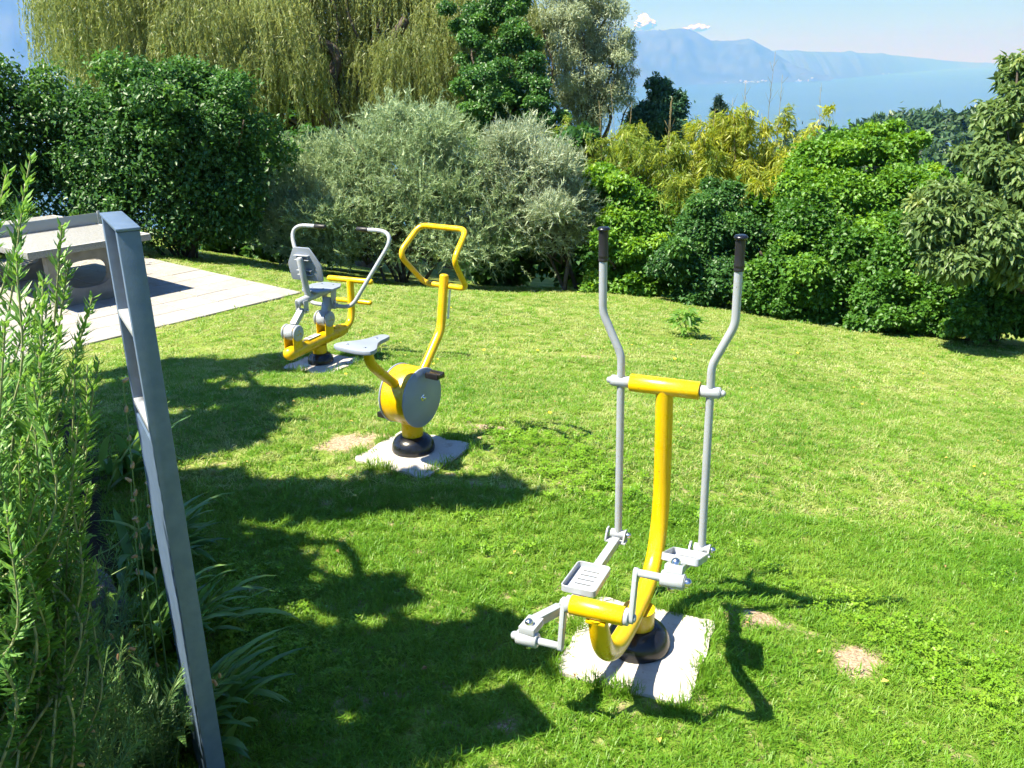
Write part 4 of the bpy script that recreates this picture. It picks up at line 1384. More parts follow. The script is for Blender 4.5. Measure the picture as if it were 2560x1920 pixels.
# deciduous hedge along the right
HG = 'trees and shrubs of the mixed hedge'
ptree('hedge_maple', 'light green maple bush next to the silvery grey shrub', (2.09, 15.57), [(2.02, 15.57, -0.08, 0.59, 0.59, 0.49), (1.69, 15.89, 0.23, 0.43, 0.43, 0.35), (2.29, 15.4, -0.54, 0.67, 0.67, 0.49), (1.84, 15.11, -0.76, 0.55, 0.55, 0.48), (2.38, 14.99, -1.09, 0.59, 0.59, 0.41), (1.71, 15.12, -1.32, 0.42, 0.42, 0.35), (2.12, 14.98, -1.44, 0.7, 0.7, 0.31), (2.83, 15.02, -1.6, 0.56, 0.56, 0.35)], 48000, (.072, .058), M['l_maple2'], cat='shrub', stems=5, trunk_r=.06, group=HG, per=7, sub=(.2, .46, .95), core=.72, inner=.3)
ptree('hedge_maple', 'dark green bush below the yellow bamboo', (3.37, 14.75), [(3.51, 15.01, -0.16, 0.51, 0.51, 0.47), (3.23, 14.57, -0.48, 0.63, 0.63, 0.53), (3.88, 14.75, -0.59, 0.54, 0.54, 0.54), (2.78, 14.22, -0.87, 0.56, 0.56, 0.46), (3.43, 14.13, -1.13, 0.72, 0.72, 0.46), (3.14, 14.22, -1.48, 0.6, 0.6, 0.33)], 56000, (.07, .044), M['l_dog'], cat='shrub', stems=5, trunk_r=.06, group=HG, per=7, sub=(.2, .46, .95), core=.72, inner=.3)
ptree('hedge_maple', 'bright green maple with the highest crown in the hedge', (5.63, 14.74), [(5.84, 15.55, 0.74, 0.76, 0.76, 0.38), (5.32, 15.38, 0.57, 0.61, 0.61, 0.44), (6.63, 15.62, 0.66, 0.55, 0.55, 0.41), (5.5, 14.79, 0.1, 0.86, 0.86, 0.53), (6.58, 15.0, 0.12, 0.74, 0.74, 0.54), (4.9, 14.95, -0.04, 0.47, 0.47, 0.54), (5.93, 14.36, -0.49, 0.79, 0.79, 0.52), (7.27, 15.33, 0.14, 0.41, 0.41, 0.34), (7.72, 15.33, -0.14, 0.38, 0.38, 0.41)], 100000, (.072, .058), M['l_maple2'], cat='tree', trunk_r=.10, group=HG, per=7, sub=(.2, .46, .95), core=.72, inner=.3)
ptree('hedge_maple', 'rounded mid green maple low at the middle of the hedge', (4.62, 13.73), [(4.56, 13.61, -0.21, 0.59, 0.59, 0.53), (4.94, 13.38, -0.55, 0.61, 0.61, 0.49), (4.24, 13.4, -0.79, 0.43, 0.43, 0.43), (4.59, 13.1, -1.04, 0.67, 0.67, 0.46), (5.34, 13.33, -0.98, 0.56, 0.56, 0.49), (4.22, 13.19, -1.37, 0.37, 0.37, 0.31), (3.89, 13.36, -1.22, 0.5, 0.5, 0.37), (4.84, 13.15, -1.5, 0.68, 0.68, 0.25)], 70000, (.069, .056), M['l_maple'], cat='shrub', stems=5, trunk_r=.06, group=HG, per=7, sub=(.2, .46, .95), core=.72, inner=.3)
ptree('hedge_maple', 'dark green maple below the cherry tree by the lawn', (5.84, 13.12), [(5.76, 12.84, -0.58, 0.59, 0.59, 0.47), (6.13, 12.48, -0.98, 0.64, 0.64, 0.41), (5.42, 12.55, -1.1, 0.53, 0.53, 0.41), (5.89, 12.35, -1.36, 0.58, 0.58, 0.29), (5.33, 12.52, -1.46, 0.53, 0.53, 0.24), (6.63, 12.52, -1.48, 0.53, 0.53, 0.3)], 50000, (.069, .056), M['l_maple'], cat='shrub', stems=5, trunk_r=.06, group=HG, per=7, sub=(.2, .46, .95), core=.72, inner=.3)
ptree('hedge_maple', 'low green bush at the right edge of the lawn', (6.64, 12.00), [(6.62, 11.53, -0.98, 0.46, 0.46, 0.38), (7.05, 11.49, -1.09, 0.49, 0.49, 0.43), (6.29, 11.34, -1.2, 0.32, 0.32, 0.24)], 28000, (.07, .056), M['l_maple'], cat='shrub', stems=4, trunk_r=.05, group=HG, per=7, sub=(.2, .46, .95), core=.72, inner=.3)
ptree('cherry_tree', 'cherry tree with long drooping leaves at the right edge', (8.29, 11.28), [(6.68, 12.14, 1.92, 0.29, 0.29, 0.31), (6.38, 11.87, 1.44, 0.36, 0.36, 0.31), (6.91, 11.95, 1.38, 0.47, 0.47, 0.47), (6.16, 11.47, 0.93, 0.41, 0.41, 0.31), (6.56, 11.38, 0.68, 0.56, 0.56, 0.46), (5.64, 11.06, 0.39, 0.55, 0.55, 0.35), (5.24, 10.9, 0.23, 0.4, 0.4, 0.3), (5.98, 10.86, 0.12, 0.64, 0.64, 0.4), (5.52, 10.65, -0.18, 0.44, 0.44, 0.29), (6.37, 10.76, -0.17, 0.5, 0.5, 0.45), (5.28, 10.76, -0.15, 0.25, 0.25, 0.2)], 26000, (.125, .05), M['l_cherry'], trunk_r=.12, droop=.9, inner=.35, per=11, limbs=24)
ptree('hedge_maple', 'shaded dark bush filling the gap behind the silvery grey shrub', (1.41, 18.71), [(1.09, 18.94, 0.14, 1.01, 1.01, 0.76), (1.75, 18.65, -0.67, 1.01, 1.01, 0.93), (0.89, 18.43, -1.29, 0.93, 0.93, 0.84), (1.73, 18.25, -1.78, 0.93, 0.93, 0.67), (0.23, 18.66, -0.64, 0.93, 0.93, 0.93), (-0.21, 18.32, -1.59, 1.01, 1.01, 0.76)], 14000, (.18, .13), M['l_dog'], cat='shrub', stems=5, trunk_r=.06, group=HG, per=6)
ptree('hedge_maple', 'shaded dark bush under the yellow bamboo', (4.59, 16.77), [(3.22, 16.62, -0.69, 0.83, 0.83, 0.68), (4.36, 16.67, -0.57, 0.91, 0.91, 0.68), (5.18, 16.61, -0.72, 0.83, 0.83, 0.75), (3.81, 16.37, -1.41, 0.98, 0.98, 0.68), (4.87, 16.31, -1.57, 0.98, 0.98, 0.68), (2.61, 16.48, -1.11, 0.68, 0.68, 0.68)], 15000, (.17, .12), M['l_maple'], cat='shrub', stems=5, trunk_r=.06, group=HG, per=6)
ptree('hedge_maple', 'shaded dark green bush between the rounded shrub and the grey shrub', (-5.03, 17.74), [(-5.02, 17.79, -0.11, 0.95, 0.95, 0.95), (-4.5, 18.46, 0.28, 0.98, 0.98, 0.9), (-5.67, 17.58, -0.7, 0.95, 0.95, 0.72), (-4.56, 17.47, -1.01, 1.03, 1.03, 0.64), (-3.38, 17.96, -1.12, 1.15, 1.15, 0.74), (-2.24, 17.84, -1.45, 0.98, 0.98, 0.65)], 15000, (.16, .11), M['l_dark'], cat='shrub', stems=6, trunk_r=.05, group=HG, per=6)
ptree('backdrop_tree', 'dark green tree half hidden behind the weeping willow', (-11.00, 34.47), [(-14.93, 36.16, 2.23, 2.32, 2.32, 1.7), (-12.16, 35.94, 1.61, 2.32, 2.32, 1.7), (-9.68, 36.03, 1.86, 2.32, 2.32, 1.85), (-7.22, 35.86, 1.38, 2.16, 2.16, 1.7), (-13.73, 35.53, 0.47, 2.47, 2.47, 1.39), (-10.03, 35.35, -0.03, 2.47, 2.47, 1.39), (-6.47, 35.33, -0.09, 2.16, 2.16, 1.24)], 30000, (.26, .18), M['l_dog'], trunk_r=.25, per=3)
ptree('backdrop_tree', 'mid green tree behind the right side of the weeping willow', (-2.35, 34.42), [(-4.74, 36.0, 1.77, 2.01, 2.01, 1.7), (-2.26, 36.19, 2.32, 2.01, 2.01, 1.85), (-3.22, 35.47, 0.3, 2.32, 2.32, 1.39), (-0.74, 35.56, 0.55, 1.7, 1.7, 1.55), (-1.3, 36.71, 3.76, 1.7, 1.7, 1.39)], 22000, (.24, .17), M['l_maple'], trunk_r=.25, per=3)
ptree('hedge_maple', 'green maple bush to the right of the cherry tree, outside the picture', (9.82, 12.59), [(9.25, 12.88, -0.17, 0.7, 0.7, 0.65), (10.58, 13.15, -0.0, 0.89, 0.89, 0.77), (9.23, 12.17, -0.96, 0.85, 0.85, 0.62), (10.91, 12.53, -0.84, 0.99, 0.99, 0.81), (12.55, 13.26, -0.29, 1.09, 1.09, 0.91)], 22000, (.10, .08), M['l_maple'], cat='shrub', stems=5, trunk_r=.06, group=HG, per=6)

# ------------------------------------------------------------------ wooded ridge beyond the hedge
def ridge():
    cx, cy, cz, rx, ry, rz = 166, 335, -74, 112, 70, 58
    n = 56
    V_ = []
    for j in range(n):
        for i in range(n):
            u, v = (i / (n - 1) * 2 - 1) * 1.5, (j / (n - 1) * 2 - 1) * 1.5
            q = max(0.0, 1 - u * u - v * v)
            V_.append((cx + u * rx, cy + v * ry, cz - 8 + rz * math.sqrt(q) * .93 if q > 0 else cz - 8 - 30 * (math.hypot(u, v) - 1)))
    ii = np.arange(n * n).reshape(n, n)
    q = np.stack([ii[:-1, :-1], ii[:-1, 1:], ii[1:, 1:], ii[1:, :-1]], -1).reshape(-1, 4)
    o = fast_obj('ridge', np.array(V_), q, mt, smooth=True)
    tag(o, 'low ridge beyond the hedge', kind='structure')
    Bl = []
    for k in range(420):
        u, v = rng.uniform(-1, 1), rng.uniform(-1, .45)
        if u * u + v * v > .97:
            continue
        z = cz + rz * math.sqrt(1 - u * u - v * v) - 4
        s = rng.uniform(3.4, 6.5)
        Bl.append((cx + u * rx, cy + v * ry, z, s, s, s * rng.uniform(.8, 1.2)))
    P, Nn, k = crown_points(Bl, 70000, .12)
    ok = (Nn[:, 1] < .5) & (Nn[:, 2] > -.5)
    P, Nn, k = P[ok], Nn[ok], k[ok]
    m = len(P)
    D = norm(rng.normal(size=(m, 3)) + Nn * .4)
    Fn = norm(Nn + np.array([0, 0, .5]) + rng.normal(size=(m, 3)) * .4)
    L = rng.uniform(1.1, 2.4, m)
    V_, F_, rv = leaves(P, D, Fn, L * 1.2, L * .95, tri=True, r=np.clip(.6 * rng.random(len(Bl))[k] + .4 * rng.random(m), 0, 1))
    o = fast_obj('far_wood', V_, F_, M['l_far'], None, rv)
    tag(o, 'distant dense green wood on the ridge', kind='stuff')
ridge()

# tree standing left of the camera; only its shade reaches into the picture
crown_tree('garden_tree', 'broad leafy tree left of the camera shading the lawn', 'tree', at_ground(-5.6, 2.6),
           [(-4.75, 6.45, 3.65, .75, .5, .3), (-4.25, 6.75, 3.6, .4, .3, .25), (-5.55, 6.75, 3.7, .6, .55, .3), (-5.0, 6.0, 3.7, .5, .4, .28), (-3.95, 5.15, 3.6, .5, .36, .28), (-3.42, 5.3, 3.6, .34, .2, .22), (-3.9, 4.3, 3.6, .55, .5, .3), (-3.5, 3.3, 3.45, .5, .28, .25),
            (-2.9, 3.36, 3.4, .38, .2, .22), (-2.4, 3.4, 3.4, .36, .17, .2), (-2.02, 3.42, 3.4, .26, .12, .15), (-3.15, 2.6, 3.4, .45, .42, .28), (-2.45, 2.5, 3.35, .2, .08, .14),
            (-2.75, 1.85, 3.3, .42, .36, .26), (-2.25, 2.02, 3.25, .3, .26, .2), (-1.92, 2.16, 3.2, .3, .15, .18), (-5.3, 5.0, 4.0, .8, .9, .6), (-4.6, 2.4, 4.2, .8, .9, .6)],
           46000, (.135, .09), M['l_dark'], .16, per=14, limbs=40, sub=(.3, .5, .7), fork=.7)

# ------------------------------------------------------------------ fig sapling on the lawn
def lobed_leaf(name, s, mat, lobes=((0, 1.0), (42, .82), (-42, .82), (95, .5), (-95, .5))):
    pts = []
    for a in range(-170, 171, 10):
        r = .30
        for la, lr in lobes:
            d = abs(a - la)
            r = max(r, lr * math.exp(-(d / 19.0) ** 2))
        pts.append((math.sin(rad(a)) * r * s, math.cos(rad(a)) * r * s))
    V_ = [(0, 0, 0)] + [(x, y, -.18 * (x * x + y * y) / s + .12 * abs(x)) for x, y in pts]
    F_ = [(0, i, i + 1) for i in range(1, len(pts))]
    me = bpy.data.meshes.new(name)
    me.from_pydata(V_, [], F_)
    me.materials.append(mat)
    a = me.attributes.new('rnd', 'FLOAT', 'POINT')
    a.data.foreach_set('value', np.full(len(V_), rng.random(), np.float32))
    return me

fx, fy = 2.16, 10.55
fg = empty('fig_sapling', at_ground(fx, fy, .0))
tag(fg, 'small leafy fig sapling growing alone in the lawn', 'plant')
v, f = limb_mesh([((0, 0, -.05), (.02, 0, .30), .010, .006), ((0, 0, .05), (-.12, .03, .26), .007, .004), ((0, 0, .04), (.12, .02, .22), .007, .004), ((.01, 0, .15), (.05, -.05, .38), .005, .003)], 6)
obj_from('stem', v, f, M['stem_green'], fg)
lms = [lobed_leaf('leaf', .10 + .014 * k, M['l_fig']) for k in range(4)]
for k in range(34):
    o = bpy.data.objects.new('leaf', lms[k % 4])
    link(o, fg)
    a, h = rng.uniform(0, 6.28), rng.uniform(.08, .42)
    rr = (.15 - .18 * abs(h - .22)) * rng.uniform(.5, 1.2)
    o.location = (math.cos(a) * rr, math.sin(a) * rr, h)
    o.rotation_euler = (rng.uniform(-.7, .15), rng.uniform(-.4, .4), a - math.pi / 2)
    o.scale = [rng.uniform(.8, 1.2)] * 3

# ------------------------------------------------------------------ planted bed by the camera
def sprig_mesh(path, per_m, L, W, spread, mat, stem_mat, stem_r=.0028, start=.35, name='sprig'):
    """stem with narrow leaves in whorls; material 0 stem, 1 leaf"""
    pts = smooth_path(path, 6)
    Pn = np.array([tuple(p) for p in pts])
    sg = np.linalg.norm(np.diff(Pn, axis=0), axis=1)
    cum = np.r_[0, np.cumsum(sg)]
    V1, F1 = tube_data(pts, list(np.linspace(stem_r, stem_r * .45, len(pts))), 6)
    n = int(cum[-1] * (1 - start) * per_m)
    s = (start + (1 - start) * np.sort(rng.random(n))) * cum[-1]
    C = np.stack([np.interp(s, cum, Pn[:, i]) for i in range(3)], 1)
    i = np.clip(np.searchsorted(cum, s) - 1, 0, len(sg) - 1)
    T = norm(Pn[i + 1] - Pn[i])
    R_ = norm(np.cross(T, rng.normal(size=(n, 3))))
    u = s / cum[-1]
    up = (.55 + .75 * u ** 4)[:, None]
    D = norm(T * up + R_ * spread * rng.uniform(.7, 1.2, (n, 1)))
    Ln = L * rng.uniform(.7, 1.2, n) * np.interp(u, [0, start, .9, 1], [.7, .8, 1, .55])
    V2, F2, rv = leaves(C, D, T + R_ * .3, Ln, W * rng.uniform(.8, 1.2, n), fold=-.3, curl=.08, r=np.clip(.55 * u ** 3 + .5 * rng.random(n), 0, 1))
    me = bpy.data.meshes.new(name)
    o = len(V1)
    me.from_pydata([tuple(q) for q in V1] + [tuple(q) for q in V2], [], [tuple(q) for q in F1] + [tuple(int(w) + o for w in q) for q in F2])
    me.materials.append(stem_mat)
    me.materials.append(mat)
    me.polygons.foreach_set('material_index', [0] * len(F1) + [1] * len(F2))
    a = me.attributes.new('rnd', 'FLOAT', 'POINT')
    a.data.foreach_set('value', np.r_[np.zeros(len(V1)), rv].astype(np.float32))
    return me

rb = empty('rosemary_bush', at_ground(-1.36, 1.66))
tag(rb, 'tall rosemary bush with upright needle-leaved stems at the left edge', 'shrub')
rbl = np.array(rb.location)
TIPS = [(-.95, 1.81, 1.98), (-.97, 1.75, 1.96), (-.94, 1.73, 1.90), (-.89, 1.76, 1.85), (-.90, 1.78, 1.77), (-.90, 1.60, 1.83), (-.90, 1.67, 1.76), (-.88, 1.81, 1.69), (-.89, 1.71, 1.58), (-.87, 1.51, 1.61), (-.86, 1.45, 1.74), (-.89, 1.81, 1.55),
        (-.92, 1.53, 1.37), (-.92, 1.43, 1.39), (-.93, 1.72, 1.70), (-.92, 1.66, 1.66), (-.96, 1.70, 1.62), (-.91, 1.74, 1.48), (-.94, 1.62, 1.52), (-.98, 1.80, 1.72)]
for k in range(48):
    TIPS.append((rng.uniform(-1.25, -.93), rng.uniform(1.45, 1.95), rng.uniform(1.15, 1.72)))
for k in range(34):
    TIPS.append((rng.uniform(-1.12, -.97), rng.uniform(1.55, 1.95), rng.uniform(1.0, 1.6)))
for t in TIPS:
    b = np.array([-1.36 + rng.normal(0, .07), 1.66 + rng.normal(0, .1), max(rbl[2] - .03, t[2] - 1.0 + rng.uniform(-.1, .15))])
    t = np.array(t)
    m1 = b * .6 + t * .4 + np.array([.06 * rng.normal() + .03, .05 * rng.normal(), .05])
    m2 = b * .25 + t * .75 + np.array([.03 + rng.normal(0, .025), rng.normal(0, .025), -.04])
    me = sprig_mesh([tuple(q - rbl) for q in (b, m1, m2, t)], 270, .040, .0084, .9, M['l_rose'], M['stem_rose'], .0038, start=.12)
    link(bpy.data.objects.new('sprig', me), rb)

def iris(label, x, y, n, seed, lean=1.0, size=1.0):
    r_ = np.random.default_rng(seed)
    e = empty('iris_clump', at_ground(x, y))
    tag(e, label, 'plant', 'iris clumps along the bed edge')
    for k in range(n):
        a = r_.normal(-.25, .75)
        L = size * r_.uniform(.34, .6)
        w = r_.uniform(.034, .052)
        out = np.array([math.cos(a), math.sin(a), 0])
        side = np.array([-out[1], out[0], 0])
        roll = r_.normal(0, .3)
        b = np.array([r_.normal(0, .07), r_.normal(0, .09), -.02])
        el0 = r_.uniform(.75, 1.35)
        bend = r_.uniform(.5, 1.5) * lean
        V_, F_ = [], []
        p, m = b.copy(), 9
        for i in range(m):
            u = i / (m - 1)
            ang = el0 - bend * u ** 1.5
            d = out * math.cos(ang) + np.array([0, 0, math.sin(ang)])
            nn = -out * math.sin(ang) + np.array([0, 0, math.cos(ang)])
            s = side * math.cos(roll * (1 - u)) + nn * math.sin(roll * (1 - u))
            ww = w * (.75 + .35 * math.sin(u * 2.2)) * (1 - u ** 3.2) + .0006
            V_ += [p - s * ww / 2, p + nn * .002, p + s * ww / 2]
            p = p + d * L / (m - 1)
        for i in range(m - 1):
            q = i * 3
            F_ += [(q, q + 1, q + 4, q + 3), (q + 1, q + 2, q + 5, q + 4)]
        o = obj_from('leaf', V_, F_, M['l_iris'], e)
        at = o.data.attributes.new('rnd', 'FLOAT', 'POINT')
        at.data.foreach_set('value', np.full(len(V_), r_.random(), np.float32))
iris('iris clump whose sword leaves spill past the foot of the shelf frame', -1.10, 2.40, 48, 1, 1.1, .74)
iris('iris clump left of the shelf frame, behind the nearest clump', -1.32, 2.9, 40, 2, 1.2, .78)
iris('arching iris clump in the middle of the bed edge', -1.62, 3.45, 40, 3, 1.25, .8)
iris('farthest iris clump at the back of the bed', -2.12, 4.35, 26, 4, 1.2, .8)

def herb(label, x, y, n, h, seed, heads=0, name='herb_clump', spreadx=.22, leafL=.045, per=170, mat='l_fine'):
    e = empty(name, at_ground(x, y))
    tag(e, label, 'plant', 'fine-leaved herbs in the bed')
    hd = []
    for k in range(n):
        a = rng.uniform(0, 6.28)
        b = np.array([math.cos(a) * rng.uniform(0, .08), math.sin(a) * rng.uniform(0, .08), -.02])
        t = np.array([math.cos(a) * rng.uniform(.1, 1) * spreadx, math.sin(a) * rng.uniform(.1, 1) * spreadx, h * rng.uniform(.55, 1.05)])
        mid = b * .5 + t * .5 + np.array([rng.normal(0, .02), rng.normal(0, .02), .05])
        me = sprig_mesh([tuple(b), tuple(mid), tuple(t)], per, leafL, .0045, .8, M[mat], M['stem_green'], .0018, .2)
        link(bpy.data.objects.new('stem', me), e)
        if k < heads:
            o = dome_bolt('seed_head', tuple(t), (rng.normal(0, .4), rng.normal(0, .4), 1), .0048, .02, M['dry'], e, 7)
    return e
herb('feathery herb clump in the bottom left corner', -1.16, 1.8, 60, .5, 1, 4, spreadx=.3)
herb('fine-leaved herb clump with dry seed heads near the frame foot', -1.12, 2.12, 52, .42, 2, 14, spreadx=.26)
herb('feathery herb clump below the rosemary', -1.36, 2.15, 52, .6, 3, 6, spreadx=.28)
herb('feathery herb clump at the left edge under the rosemary', -1.45, 1.9, 52, .62, 4, 0, spreadx=.3)
herb('feathery herb clump between the rosemary and the iris', -1.45, 2.5, 44, .55, 5, 0, spreadx=.27, leafL=.04)
crown_tree('bedding_shrub', 'low dark leafy shrub filling the bed behind the rosemary', 'shrub', at_ground(-1.95, 2.5), [(-1.95, 2.5, .62, .36, .42, .34), (-1.75, 2.15, .75, .3, .32, .3), (-2.0, 3.0, .5, .36, .36, .34), (-1.62, 2.45, .5, .22, .25, .24)], 7000, (.034, .018), M['l_dark'], .02, stems=6, per=30)
crown_tree('bedding_shrub', 'low dark leafy shrub at the back of the bed near the patio', 'shrub', at_ground(-2.5, 3.9), [(-2.5, 3.9, .4, .36, .42, .34), (-2.3, 3.5, .35, .26, .3, .26), (-2.8, 4.5, .35, .36, .36, .3)], 6000, (.034, .018), M['l_dark'], .02, stems=5, per=30)
lp_ = empty('leafy_perennial', at_ground(-1.72, 2.75))
tag(lp_, 'low perennial with light green lobed leaves beside the rock', 'plant')
v, f = limb_mesh([((0, 0, -.03), (rng.normal(0, .14), rng.normal(0, .14), rng.uniform(.2, .42)), .004, .002) for _ in range(14)], 5)
obj_from('stems', v, f, M['stem_green'], lp_)
pms = [lobed_leaf('leaf', .04 + .006 * k, M['l_fig'], ((0, 1), (60, .8), (-60, .8))) for k in range(3)]
for k in range(90):
    o = bpy.data.objects.new('leaf', pms[k % 3])
    link(o, lp_)
    a, rr = rng.uniform(0, 6.28), abs(rng.normal(0, .15))
    o.location = (math.cos(a) * rr, math.sin(a) * rr, rng.uniform(.1, .44) * (1 - rr))
    o.rotation_euler = (rng.uniform(-.6, .3), rng.uniform(-.5, .5), rng.uniform(0, 6.28))

def rock(label, loc, r, seed):
    r_ = np.random.default_rng(seed)
    bm = bmesh.new()
    bmesh.ops.create_icosphere(bm, subdivisions=4, radius=1)
    ph = r_.uniform(0, 6.28, 9)
    for v in bm.verts:
        p = v.co
        k = 1 + .13 * math.sin(p.x * 3 + ph[0]) * math.sin(p.y * 3.4 + ph[1]) + .08 * math.sin(p.z * 6 + p.x * 4 + ph[2]) + .03 * math.sin(p.x * 14 + ph[3]) * math.sin(p.y * 12 + p.z * 13)
        v.co = Vector((max(-.8, min(.85, p.x)) * k * r[0], max(-.85, min(.8, p.y)) * k * r[1], max(-.8, min(.75, p.z)) * k * r[2]))
    me = bpy.data.meshes.new('rock')
    bm.to_mesh(me)
    bm.free()
    me.materials.append(M['rock'])
    me.polygons.foreach_set('use_smooth', [True] * len(me.polygons))
    o = link(bpy.data.objects.new('rock', me))
    o.location = loc
    o.rotation_euler = (0, 0, r_.uniform(0, 6))
    tag(o, label, 'rock')
rock('dark rock half hidden by foliage in the bed', at_ground(-1.66, 2.98, .06), (.10, .13, .15), 2)

ds = empty('dried_flower_stalk', at_ground(-1.24, 2.52))
tag(ds, 'thin dried flower stalk rising beside the shelf frame', 'plant')
for dx, h in ((.0, 1.18), (.03, 1.0), (-.03, .85)):
    pth = smooth_path([(dx, 0, -.02), (dx + .02, .01, h * .5), (dx + .07, -.02, h)], 6)
    s = tube('stalk', pth, list(np.linspace(.0035, .0015, len(pth))), M['stem_green'], ds, 6)
    for k in range(7):
        u = .55 + .45 * k / 6
        p = pth[min(len(pth) - 1, int(u * (len(pth) - 1)))]
        dome_bolt('dry_flower', p, (rng.normal(), rng.normal(), .8), .006, .022, M['dry'], s, 6)

# ------------------------------------------------------------------ grass
def blade_tuft(name, n, h, w, spread, mat, lean=.5):
    V_, F_ = [], []
    for k in range(n):
        a, rr = rng.uniform(0, 6.28), spread * math.sqrt(rng.random())
        p = np.array([math.cos(a) * rr, math.sin(a) * rr, -.004])
        az = rng.uniform(0, 6.28)
        out = np.array([math.cos(az), math.sin(az), 0])
        sd = np.array([-out[1], out[0], 0])
        hh, ln, ww = h * rng.uniform(.55, 1.25), lean * rng.uniform(.2, 1.5), w * rng.uniform(.7, 1.3)
        o = len(V_)
        for u, q in ((0, 1), (.45, .95), (.8, .6)):
            c = p + out * (ln * hh * u ** 1.7) + np.array([0, 0, hh * (u - .18 * ln * u * u)])
            V_ += [c - sd * ww * q / 2, c + sd * ww * q / 2]
        V_.append(p + out * (ln * hh) + np.array([0, 0, hh * (1 - .22 * ln)]))
        F_ += [(o, o + 1, o + 3, o + 2), (o + 2, o + 3, o + 5, o + 4), (o + 4, o + 5, o + 6)]
    me = bpy.data.meshes.new(name)
    me.from_pydata([tuple(q) for q in V_], [], F_)
    me.materials.append(mat)
    return bpy.data.objects.new(name, me)

def clover_tuft(name, n, mat):
    V_, F_ = [], []
    for k in range(n):
        a, rr, h = rng.uniform(0, 6.28), .035 * math.sqrt(rng.random()), rng.uniform(.015, .04)
        c = np.array([math.cos(a) * rr, math.sin(a) * rr, h])
        s = rng.uniform(.007, .012)
        tl = rng.normal(0, .3, 2)
        for j in range(3):
            an = rng.uniform(0, .4) + j * 2.094
            o = len(V_)
            for r_, da in ((0, 0), (.8, -.55), (1.15, -.2), (1.15, .2), (.8, .55)):
                x, y = r_ * s * math.cos(an + da), r_ * s * math.sin(an + da)
                V_.append(c + np.array([x, y, x * tl[0] + y * tl[1] + .15 * r_ * s]))
            F_.append((o, o + 1, o + 2, o + 3, o + 4))
    me = bpy.data.meshes.new(name)
    me.from_pydata([tuple(q) for q in V_], [], F_)
    me.materials.append(mat)
    return bpy.data.objects.new(name, me)

def grass_mat(name, c1, c2, c3, trans):
    """blade colour: random per tuft, drifting in patches over the lawn"""
    m, n, l, b = new_mat(name)
    oi = n.new('ShaderNodeObjectInfo')
    nz = n.new('ShaderNodeTexNoise')
    nz.inputs['Scale'].default_value = .9
    nz.inputs['Detail'].default_value = 5
    nz.inputs['Roughness'].default_value = .6
    l.new(oi.outputs['Location'], nz.inputs['Vector'])
    ad = n.new('ShaderNodeMath')
    ad.operation = 'MULTIPLY_ADD'
    ad.inputs[1].default_value = .38
    l.new(oi.outputs['Random'], ad.inputs[0])
    mr = n.new('ShaderNodeMapRange')
    mr.inputs['From Min'].default_value = .3
    mr.inputs['From Max'].default_value = .75
    mr.inputs['To Max'].default_value = .62
    l.new(nz.outputs['Fac'], mr.inputs['Value'])
    l.new(mr.outputs[0], ad.inputs[2])
    rp = ramp(n, [(.05, c1), (.5, c2), (1.0, c3)])
    l.new(ad.outputs[0], rp.inputs[0])
    l.new(rp.outputs[0], b.inputs['Base Color'])
    b.inputs['Roughness'].default_value = .42
    b.inputs['Specular IOR Level'].default_value = .3
    tr = n.new('ShaderNodeBsdfTranslucent')
    hs = n.new('ShaderNodeHueSaturation')
    hs.inputs['Hue'].default_value = .488
    hs.inputs['Value'].default_value = 1.4
    l.new(rp.outputs[0], hs.inputs['Color'])
    l.new(hs.outputs[0], tr.inputs['Color'])
    mx = n.new('ShaderNodeMixShader')
    mx.inputs[0].default_value = trans
    l.new(b.outputs[0], mx.inputs[1])
    l.new(tr.outputs[0], mx.inputs[2])
    l.new(mx.outputs[0], n['Material Output'].inputs['Surface'])
    return m

M['grass'] = grass_mat('lawn_grass', (.072, .20, .012), (.14, .29, .022), (.29, .395, .07), .45)
M['grass_dry'] = grass_mat('mown_grass', (.20, .285, .055), (.33, .395, .125), (.48, .49, .25), .42)
M['clover'] = grass_mat('clover', (.10, .24, .012), (.17, .33, .02), (.27, .41, .04), .42)

